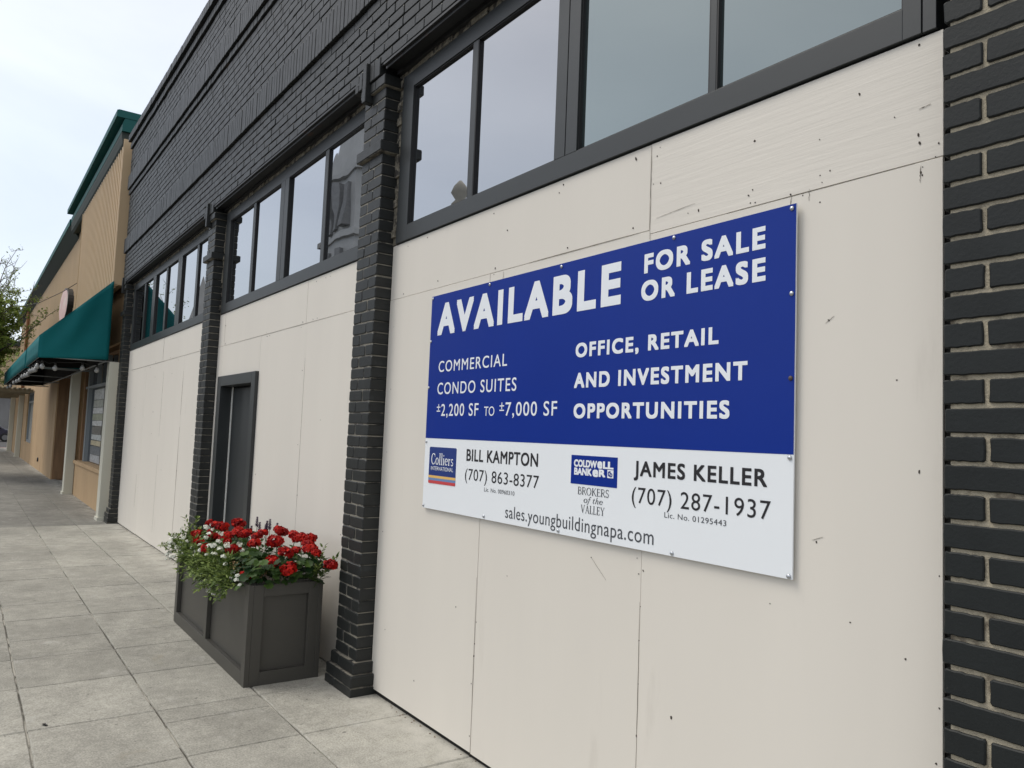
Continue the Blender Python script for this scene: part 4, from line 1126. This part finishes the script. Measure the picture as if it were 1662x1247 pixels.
def ribbed(x0, x1, yf, z0, z1, pitch=0.21, d=0.075):
    q = MB(); x = x0; pr = []
    while x < x1 - 1e-6:
        pr += [(x, yf + d), (x + pitch * .42, yf + d), (x + pitch * .52, yf), (x + pitch * .90, yf)]; x += pitch
    pr = [(min(a, x1), y) for a, y in pr] + [(x1, yf + d)]
    n = len(pr)
    q.v = [(a, y, z0) for a, y in pr] + [(a, y, z1) for a, y in pr]
    for i in range(n - 1): q.face([i, i + 1, n + i + 1, n + i])
    q.box(x0, x1, yf + d + .002, yf + d + .08, z0, z1)
    return q
q = ribbed(-20.66, -14.90, -0.255, 4.02, 6.60); part('cladding', q, M['clad'], tan)
for a_, b_ in ((-14.90, -14.855), (-20.70, -20.66)):
    q = MB(); q.box(a_, b_, -0.262, 0.02, 4.02, 6.62); part('corner_trim', q, M['clad'], tan)
q = ribbed(TE, -20.70, -0.09, 3.2 + .86, 6.62); part('cladding', q, M['clad'], tan)
# cornice
q = MB()
q.prism_x([(0.2, 7.0), (-0.405, 7.0), (-0.405, 7.115), (-0.37, 7.13), (0.2, 7.13)][::-1], -22.9, -14.87)
q.prism_x([(0.2, 6.765), (-0.305, 6.765), (-0.305, 6.895), (-0.27, 6.998), (0.2, 6.998)][::-1], -22.9, -14.88)
part('cornice', q, M['teal_trim'], tan)
q = MB(); q.prism_x([(0.19, 6.60), (-0.236, 6.50), (-0.275, 6.56), (-0.298, 6.70), (-0.300, 6.764), (0.19, 6.764)][::-1], -22.89, -14.93)
part('cove', q, M['cove'], tan)
q = MB(); q.prism_x([(0.19, 6.40), (-0.10, 6.42), (-0.16, 6.50), (-0.32, 6.719), (0.19, 6.719)][::-1], TE - .30, -22.91)
part('cove', q, M['cove'], tan)
q = MB(); q.prism_x([(0.2, 6.72), (-0.33, 6.72), (-0.33, 6.88), (0.2, 6.90)][::-1], TE - .35, -22.905)
part('cornice', q, M['teal_trim'], tan)
q = MB(); q.box(TE, -14.9, 0.2, 14, 6.6, 6.95); part('roof', q, M['asphalt'], tan)
# columns
for (x0, x1, y0, zt) in ((-15.02, -14.74, -0.235, 2.66), (-20.52, -20.22, -0.25, 2.95), (-40.6, -40.3, -0.28, 2.75), (-47.75, -47.4, -0.30, 2.75)):
    q = MB(); q.box(x0, x1, y0, YW - .005 if x0 > -30 else YW - .035, Zf - .05, zt); q.box(x0 - .02, x1 + .02, y0 - .02, YW - .006 if x0 > -30 else YW - .036, Zf - .05, Zf + .06)
    part('column', q, M['cream'], tan, bevel=0.008)
# shop window between the first two columns
q = MB()
q.box(-20.25, -20.02, 0.0, 0.16, 0.72, 3.05); q.box(-15.20, -15.05, 0.0, 0.16, 0.72, 3.05); q.box(-20.02, -15.20, 0.0, 0.16, 2.95, 3.05)
wn = part('window', q, M['brown'], tan, bevel=.005)
q = MB(); q.box(-20.3, -15.05, -0.10, 0.16, 0.66, 0.735); part('sill', q, M['stucco'], wn, bevel=.006)
q = MB(); q.box(-20.02, -15.2, 0.02, 0.10, 2.36, 2.41); q.box(-16.95, -16.90, 0.02, 0.10, 0.735, 2.95); q.box(-19.75, -19.55, 0.03, 0.11, 0.735, 2.95); q.box(-18.3, -18.26, 0.03, 0.1, 2.41, 2.95); part('glazing_bar', q, M['alu'], wn)
q = MB(); q.box(-20.02, -15.2, 0.112, 0.12, 0.735, 2.95); part('pane', q, M['glass_dark'], wn)
pcol = [((.55, .56, .55), (2.10, 2.32)), ((.42, .43, .38), (1.94, 2.09)), ((.62, .62, .60), (1.80, 1.93)), ((.34, .35, .26), (1.66, 1.79)), ((.58, .58, .56), (1.54, 1.65)), ((.18, .17, .15), (1.36, 1.52)), ((.50, .52, .50), (1.24, 1.35)), ((.52, .45, .30), (1.12, 1.22)), ((.16, .17, .18), (0.93, 1.10)), ((.42, .43, .44), (0.76, 0.92))]
for i, (c, (z0, z1)) in enumerate(pcol):
    q = MB(); q.box(-19.2 + rnd.uniform(-.05, .05), -17.75 + rnd.uniform(-.1, .05), 0.106, 0.1115, z0, z1)
    part('notice', q, mat('notice_paper', c, .6, var=.35, vscale=7, stretch=(1, 1, 3)), wn)
# recessed entrance
q = MB()
for x in (-25.38, -24.3, -23.2, -22.1, -21.0): q.box(x, x + .10, 0.36, 0.44, Zf, 3.05)
for z in (Zf, 0.62, 2.30): q.box(-25.38, -20.9, 0.365, 0.435, z, z + .10)
en = part('door', q, M['alu'], tan)
q = MB(); q.box(-25.38, -20.8, 0.40, 0.41, Zf, 3.05); part('pane', q, M['glass_dark'], en)
q = MB(); q.tube([(-22.3, .33, .9), (-22.3, .30, .95), (-22.3, .30, 1.25), (-22.3, .33, 1.3)], .015, 6); part('handle', q, M['rod'], en)
# far window
q = MB()
q.box(-37.9, -37.78, -.04, .1, .70, 2.72); q.box(-34.52, -34.4, -.04, .1, .70, 2.72); q.box(-37.78, -34.52, -.04, .1, .70, .80); q.box(-37.78, -34.52, -.04, .1, 2.28, 2.36); q.box(-37.78, -34.52, -.04, .1, 2.64, 2.72); q.box(-36.2, -36.1, -.04, .1, 2.36, 2.64)
fw = part('window', q, M['alu'], tan)
q = MB(); q.box(-37.78, -34.52, .03, .04, 2.36, 2.64); part('pane', q, M['glass_dark'], fw)
q = MB(); q.box(-37.78, -34.52, .03, .04, .80, 2.28); part('blind', q, mat('pale_blind', (.34, .35, .34), .6, var=.25, vscale=2.5, stretch=(1, 1, 4)), fw)
# rusty downpipe
q = MB(); q.tube([(-40.6, -.22, 6.45), (-40.6, -.18, 6.2), (-40.6, -.18, 2.8)], .06, 8); q.tube([(-40.9, -.2, 6.45), (-40.9, -.16, 2.8)], .05, 8)
part('downpipe', q, M['rust'], tan)
q = MB(); q.tube([(-30.1, YW - .03, .30), (-30.1, YW - .07, .30)], .07, 8); part('vent', q, M['black'], tan)

# round projecting sign on the wall
ds = thing('oval_sign', 'oval pink faced sign with a black rim on the tan wall', 'sign', (-24.1, -0.1, 4.74))
n = 32
q = MB(); q.prism_y([(-24.1 + 1.12 * cos(2 * pi * i / n), 4.74 + .47 * sin(2 * pi * i / n)) for i in range(n)], -0.225, -0.065); part('rim', q, M['black'], ds, bevel=.01)
q = MB(); q.prism_y([(-24.1 + 1.07 * cos(2 * pi * i / n), 4.74 + .435 * sin(2 * pi * i / n)) for i in range(n)], -0.230, -0.226); part('face', q, M['sign_pink'], ds)

# awnings
def awning(label, x0, x1):
    a = thing('awning', label, 'awning', ((x0 + x1) / 2, -.25, 2.6), 'teal canvas awnings over the tan shop front')
    T, F, V_ = (-.262, 4.06), (-1.29, 3.0), (-1.29, 2.635)
    def sheet(name, f, nu, nv):
        q = MB()
        for i in range(nu + 1):
            for j in range(nv + 1): q.v.append(f(i / nu, j / nv))
        for i in range(nu):
            for j in range(nv): q.face([i * (nv + 1) + j, (i + 1) * (nv + 1) + j, (i + 1) * (nv + 1) + j + 1, i * (nv + 1) + j + 1], 0, True)
        o = part(name, q, M['teal'], a)
        m = o.modifiers.new('solid', 'SOLIDIFY'); m.thickness = .006
        return o
    sag = lambda u: -.012 * abs(sin(u * (x1 - x0) / 1.4 * pi))
    sheet('slope', lambda u, v: (x0 + (x1 - x0) * u, T[0] + (F[0] - T[0]) * v, T[1] + (F[1] - T[1]) * v + sag(u) * sin(v * pi)), 30, 8)
    sheet('valance', lambda u, v: (x0 + (x1 - x0) * u, F[0] + .006 * sin(u * 40) * v, F[1] + (V_[1] - F[1]) * v), 30, 3)
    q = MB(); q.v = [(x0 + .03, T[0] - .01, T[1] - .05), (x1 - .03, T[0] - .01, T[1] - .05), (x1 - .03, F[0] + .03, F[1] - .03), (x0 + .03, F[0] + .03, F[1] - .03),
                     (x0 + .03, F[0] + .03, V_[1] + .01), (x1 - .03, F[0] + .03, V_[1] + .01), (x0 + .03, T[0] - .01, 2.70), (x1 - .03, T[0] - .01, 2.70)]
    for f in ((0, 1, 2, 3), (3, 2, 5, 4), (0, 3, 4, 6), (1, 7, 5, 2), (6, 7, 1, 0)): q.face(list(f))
    part('underside_shade', q, M['dark'], a)  # black sheet standing in for the shade inside the canvas
    for xx in (x1, x0):
        def endf(u, v, xx=xx):
            y = T[0] + (F[0] - T[0]) * u
            zt = T[1] + (F[1] - T[1]) * u; zb = 2.69 + (2.635 - 2.69) * u
            w = 0.045 * sin((u * 1.0 + v * .55) * 9) * (1 - abs(2 * u - 1)) * v * (1.3 - v) * 1.6
            return (xx + w, y, zb + (zt - zb) * v)
        sheet('end_panel', endf, 20, 16)
    q = MB()
    for z, y in ((2.66, -1.27), (2.66, -.30), (4.03, -.29), (2.98, -1.27)): q.tube([(x0 + .02, y, z), (x1 - .02, y, z)], .013, 6)
    k = max(1, int((x1 - x0) / 3.0))
    for i in range(k + 1):
        x = x0 + .03 + (x1 - x0 - .06) * i / k
        q.tube([(x, -.12, 2.66), (x, -1.27, 2.66)], .013, 6); q.tube([(x, -1.27, 2.66), (x, -1.27, 2.97)], .011, 6); q.tube([(x, -1.27, 2.97), (x, -.29, 4.0)], .011, 6)
    part('frame', q, M['rod'], a)
    return a
awning('nearer teal canvas awning with a triangular end panel beside the black brick building', -17.75, -14.74)
awning('farther teal canvas awning with hanging bulbs on the tan shop front', -28.0, -18.05)

# string lights
sg = thing('string_lights', 'string of clear bulbs hanging under the teal awnings', 'lights', (-20, -1.2, 2.6))
pts = [(-14.95, -.40), (-14.95, -.62), (-14.95, -1.02), (-15.0, -1.20), (-15.35, -1.25), (-15.8, -1.25), (-16.4, -1.25), (-17.1, -1.25), (-17.8, -1.25), (-18.6, -1.25), (-19.5, -1.25), (-20.5, -1.25), (-21.7, -1.25), (-23.0, -1.25), (-24.6, -1.25), (-26.3, -1.25)]
wire = []
for i, (x, y) in enumerate(pts):
    z = 2.585 + .02 * sin(i * 2.1)
    wire.append((x, y, z + .03))
    if i < len(pts) - 1:
        x2, y2 = pts[i + 1]; wire.append(((x + x2) / 2, (y + y2) / 2, z + .0))
    q = MB(); q.lathe([(.006, z - .02), (.018, z - .03), (.036, z - .06), (.040, z - .085), (.029, z - .11), (.006, z - .12)][::-1], x, y, 12)
    b_ = part('bulb', q, M['bulb'], sg)
    q = MB(); q.lathe([(.017, z - .024), (.020, z + .02), (.010, z + .035)], x, y, 8); part('socket', q, M['black'], b_)
q = MB(); q.tube(wire, .007, 4); part('wire', q, M['black'], sg)
q = MB(); q.tube([(-20.9, -.12, 5.02), (-23, -.35, 4.97), (-26, -.7, 4.98), (-29, -1.3, 5.1)], .010, 4)
tag(part('cable', q, M['black'], origin=(-25, -.6, 5)), 'thin dark cable strung from the ribbed wall to the street tree', 'cable')

# slatted canopy farther along
cp = thing('slatted_canopy', 'weathered slatted canopy over the pavement beyond the awnings', 'canopy', (-42, -1.2, 2.7))
for x in (-35.2, -37.7, -40.2, -42.7, -45.2, -47.7):
    q = MB(); q.box(x, x + .10, -2.3, -.09, 2.66, 2.78); part('beam', q, M['lattice'], cp)
q = MB(); y = -2.35
while y < -.12:
    q.box(-48.2, -34.8, y, y + .09, 2.785, 2.82); y += .16
q.box(-48.2, -34.8, -2.40, -2.35, 2.62, 2.83)
part('slats', q, M['lattice'], cp)
for x in (-35.4, -47.7):
    q = MB(); q.tube([(x, -2.33, -.06), (x, -2.33, 2.62)], .05, 8); part('post', q, M['cream'], cp)

# ------------------------------------------------------------------ street tree
def tree(label, base, h0, crown, sprigs, nb, nl, seed, lowbias=1.0, leaf=.075):
    r2 = random.Random(seed)
    t = thing('street_tree', label, 'tree', base)
    q = MB(); L = Leaves()
    bx, by, bz = base
    fork = Vector((bx + .1, by + .1, bz + h0))
    q.tube([base, (bx + .05, by, bz + h0 * .5), tuple(fork)], [.13, .10, .085], 8)
    part('trunk', q, M['bark'], t)
    br = MB()
    (cx, cy, cz), (rx, ry, rz) = crown
    tips = []
    for i in range(nb):
        while True:
            v = Vector((r2.uniform(-1, 1), r2.uniform(-1, 1), r2.uniform(-1, 1)))
            if .3 < v.length < 1: break
        tips.append((Vector((cx + v.x * rx, cy + v.y * ry, cz + v.z * rz)), False))
    tips += [(Vector(s), True) for s in sprigs]
    def rv(s): return Vector((r2.gauss(0, s), r2.gauss(0, s), r2.gauss(0, s)))
    for tip, bare in tips:
        mid = fork.lerp(tip, .45) + rv(.18) + Vector((0, 0, .25))
        path = []
        for k in range(9):
            u = k / 8
            p = fork * (1 - u) ** 2 + mid * 2 * u * (1 - u) + tip * u * u + rv(.03)
            path.append(p)
        br.tube(path, [.035 * (1 - u / 8.8) + .004 for u in range(9)], 5, cap=False)
        for k in range(3, 9):
            for w in range(3):
                s = path[k] + rv(.02); d = (path[k] - path[k - 1]).normalized() + rv(.7)
                ln = r2.uniform(.25, .7); e = s + d.normalized() * ln
                br.tube([s, (s + e) / 2 + rv(.04), e], [.009, .006, .003], 4, cap=False)
                dens = nl if not bare else nl * .5
                high = (e.z - cz) / rz
                dens *= max(.12, min(1.6, .9 - .8 * high * lowbias))
                for m in range(int(dens)):
                    u = r2.uniform(.25, 1.05); p = s.lerp(e, u) + rv(.035)
                    sz = leaf * r2.uniform(.6, 1.2) * (.6 if bare or high > .35 else 1)
                    oval_leaf(L, p, rv(1), Vector((r2.uniform(-.6, .6), r2.uniform(-.6, .6), 1)), sz, sz * .75, r2.random() * (.55 if bare else 1))
    part('branches', br, M['bark'], t)
    L.build('crown', M['tree_leaf'], t)
    return t
tree('street tree with bare upper twigs and green lower leaves before the awnings', (-27.6, -2.85, gz(-27)), 2.1, ((-27.5, -2.15, 4.35), (2.6, 1.55, 1.75)),
     [(-30.0, -1.2, 7.15), (-29.3, -1.35, 6.3), (-28.9, -.62, 5.8), (-25.5, -.55, 4.5), (-27.2, -.75, 5.1), (-26.4, -.95, 4.0), (-28, -1.3, 6.2), (-29.5, -1.6, 6.6)], 60, 62, 5, 1.0, .10)
tree('leafy street tree beyond the slatted canopy at the far corner', (-50.5, -2.6, -.05), 2.4, ((-51, -1.6, 4.7), (2.6, 1.9, 2.0)), [], 36, 16, 11, .3, .13)

# ------------------------------------------------------------------ far background beyond the corner
M['grey_wall'] = mat('grey_render', (.20, .20, .20), .85, var=.2, vscale=.5)
M['tan_far'] = mat('sand_render', (.50, .37, .23), .85, var=.1, vscale=.3)
fb = thing('corner_building', 'distant sand coloured building with a dark roof edge across the side street', 'building', (-86, 4, 0))
q = MB(); q.box(-96, -84, -14, 24, 3.9, 8.3); part('wall', q, M['tan_far'], fb)
q = MB(); q.box(-96.3, -83.6, -14.4, 24.4, 8.3, 8.75); part('roof', q, M['black'], fb)
q = MB(); q.box(-96, -84.3, -13.9, 23.9, -.2, 3.899); part('ground_floor', q, M['grey_wall'], fb)
for k in range(8):
    q = MB(); y = -12 + k * 4.4; q.box(-84.31, -84.22, y, y + 2.8, .7, 2.9)
    w_ = part('window', q, M['alu'], fb)
    q = MB(); q.box(-84.24, -84.20, y + .1, y + 2.7, .8, 2.8); part('pane', q, M['glass_dark'], w_)

M['car_paint'] = mat('dark_blue_car_paint', (.012, .018, .045), .25, spec=.6, coat=.6)
M['tyre'] = mat('tyre_rubber', (.012, .012, .012), .8)
M['rim'] = mat('wheel_rim', (.22, .23, .24), .35, metal=.7)
cx_, zc = -72.0, -.17
car = thing('parked_car', 'dark blue car parked across the side street at the far left', 'car', (cx_, -1.1, zc))
prof = [(-3.25, .30), (1.15, .30), (1.30, .55), (1.22, .84), (.45, .98), (-.25, 1.43), (-1.9, 1.46), (-2.75, 1.02), (-3.2, .96), (-3.32, .6)]
q = MB(); q.prism_x([(y, zc + z) for y, z in prof], cx_ - .88, cx_ + .88); part('body', q, M['car_paint'], car, bevel=.07, seg=3)
for s in (1, -1):
    q = MB(); xx = cx_ + s * .885
    q.prism_x([(y, zc + z) for y, z in [(.25, .99), (-.32, 1.36), (-1.85, 1.39), (-2.5, 1.03)]], min(xx - .012, xx + .006), max(xx - .012, xx + .006)); part('side_window', q, M['glass_dark'], car)
    for y in (.47, -2.35):
        q = MB(); n = 20
        xa, xb = sorted((cx_ + s * .70, cx_ + s * .90))
        q.prism_x([(y + .33 * cos(2 * pi * i / n), zc + .33 + .33 * sin(2 * pi * i / n)) for i in range(n)], xa, xb); wh = part('wheel', q, M['tyre'], car, bevel=.02)
        q = MB(); xa, xb = sorted((cx_ + s * .89, cx_ + s * .915))
        q.prism_x([(y + .20 * cos(2 * pi * i / n), zc + .33 + .20 * sin(2 * pi * i / n)) for i in range(n)], xa, xb); part('rim', q, M['rim'], wh)

# ------------------------------------------------------------------ across the street (seen mirrored in the windows)
M['stone'] = mat('pale_stone', (.40, .38, .33), .8, var=.15, vscale=.6)
M['stone_dark'] = mat('dark_stone', (.20, .20, .20), .8, var=.2)
M['stone_grey'] = mat('grey_stone', (.40, .40, .39), .8, var=.15, vscale=.4)
tw = thing('church_tower', 'pale grey church tower with a tapering steeple across the street mirrored in the rippled pane', 'church', (-66, -26.5, 0))
q = MB(); q.box(-72, -60.8, -29.5, -24.1, -.2, 13.2); part('wall', q, M['stone_dark'], tw)
q = MB(); q.prism_y([(-72.3, 13.2), (-60.5, 13.2), (-66.4, 17.5)], -29.6, -23.95); part('gable', q, M['stone_grey'], tw)
q = MB(); n = 4
for (w, z0, z1, w2) in ((3.9, 13.0, 19.0, 3.8), (4.2, 19.0, 19.5, 4.2), (3.6, 19.5, 25.0, 3.4), (3.8, 25.0, 25.4, 3.8), (3.1, 25.4, 40.0, 1.2)):
    b_ = len(q.v)
    for ww, z in ((w, z0), (w2, z1)): q.v += [(-66.2 - ww, -27 - .7 * ww, z), (-66.2 + ww, -27 - .7 * ww, z), (-66.2 + ww, -27 + .7 * ww, z), (-66.2 - ww, -27 + .7 * ww, z)]
    for f in ((3, 2, 1, 0), (4, 5, 6, 7), (0, 1, 5, 4), (1, 2, 6, 5), (2, 3, 7, 6), (3, 0, 4, 7)): q.face([b_ + i for i in f])
part('steeple', q, M['stone_grey'], tw)
q = MB()
for k in range(15):
    z = 14 + k * 1.3; w = 3.95 if z < 19 else 3.62 if z < 25.4 else 3.1 - 1.9 * (z - 25.4) / 14.6 + .05
    q.box(-66.2 - w, -66.2 + w, -27 - .7 * w - .02, -27, z, z + .22)
part('string_courses', q, M['stone_dark'], tw)
for k, (x, z0, z1) in enumerate(((-68.2, 20, 24), (-66.2, 20, 24.3), (-64.2, 20, 24), (-67.8, 14, 18), (-64.6, 14, 18))):
    q = MB(); q.box(x - .55, x + .55, -24.6 if z0 > 18 else -24.3, -23.9, z0, z1); part('louvre', q, M['stone_dark'], tw)
for k in range(3):
    q = MB(); q.box(-71 + k * 3.6, -69.2 + k * 3.6, -24.15, -24.02, 7.2, 12.0); part('window', q, M['glass_dark'], tw)
ob = thing('ornate_building', 'cream ornate building across the street with a sculpted gable mirrored in the windows', 'building', (-45, -28, 0))
q = MB(); q.box(-54, -38, -34, -25, -.2, 13.4); part('wall', q, M['stone'], ob)
q = MB(); q.box(-54.3, -37.7, -34.3, -24.6, 13.4, 13.9); part('cornice', q, M['stone'], ob)
q = MB(); q.prism_y([(-48.5, 13.9), (-43, 13.9), (-43.4, 15.0), (-44.2, 15.4), (-44.5, 16.4), (-45.2, 16.9), (-45.4, 17.6), (-46.1, 17.6), (-46.3, 16.9), (-47, 16.4), (-47.3, 15.4), (-48.1, 15.0)], -25.4, -24.8); part('gable', q, M['stone'], ob)
q = MB(); q.lathe([(.5, 17.6), (.6, 17.9), (.3, 18.2), (.65, 18.7), (.45, 19.2), (.1, 19.6)], -45.75, -25.1, 12); part('finial', q, M['stone'], ob)
for k in range(5):
    q = MB(); q.box(-53 + k * 3, -51.4 + k * 3, -25.03, -24.95, 8.5, 11.5); part('window', q, M['glass_dark'], ob)
ch = thing('church', 'church with a pointed spire far across the street mirrored in the far window', 'church', (-128, -27, 0))
q = MB(); q.box(-131, -125, -30, -24.5, -.2, 15); part('tower', q, M['stone_grey'], ch)
q = MB(); q.lathe([(2.6, 15), (1.5, 19), (.05, 25.5)], -128, -27.2, 8, sm=False); part('spire', q, M['stone_grey'], ch)
q = MB(); q.box(-150, -131.01, -34, -25, -.2, 11); part('nave', q, M['stone_grey'], ch)
lp = thing('street_lamp', 'curved arm street lamp across the street mirrored in a window pane', 'street lamp', (-38, -13.5, -.17))
q = MB(); q.tube([(-38, -13.5, -.17), (-38, -13.5, 8.6)], [.10, .06], 8); part('pole', q, M['black'], lp)
q = MB(); q.tube([(-38, -13.5, 8.6), (-37.8, -13.2, 9.2), (-37.3, -12.8, 9.4), (-36.8, -12.5, 9.2)], .04, 6); part('arm', q, M['black'], lp)
q = MB(); q.lathe([(.05, 8.6), (.24, 8.75), (.2, 9.0), (.05, 9.15)], -36.8, -12.5, 10); part('lamp_head', q, M['black'], lp)
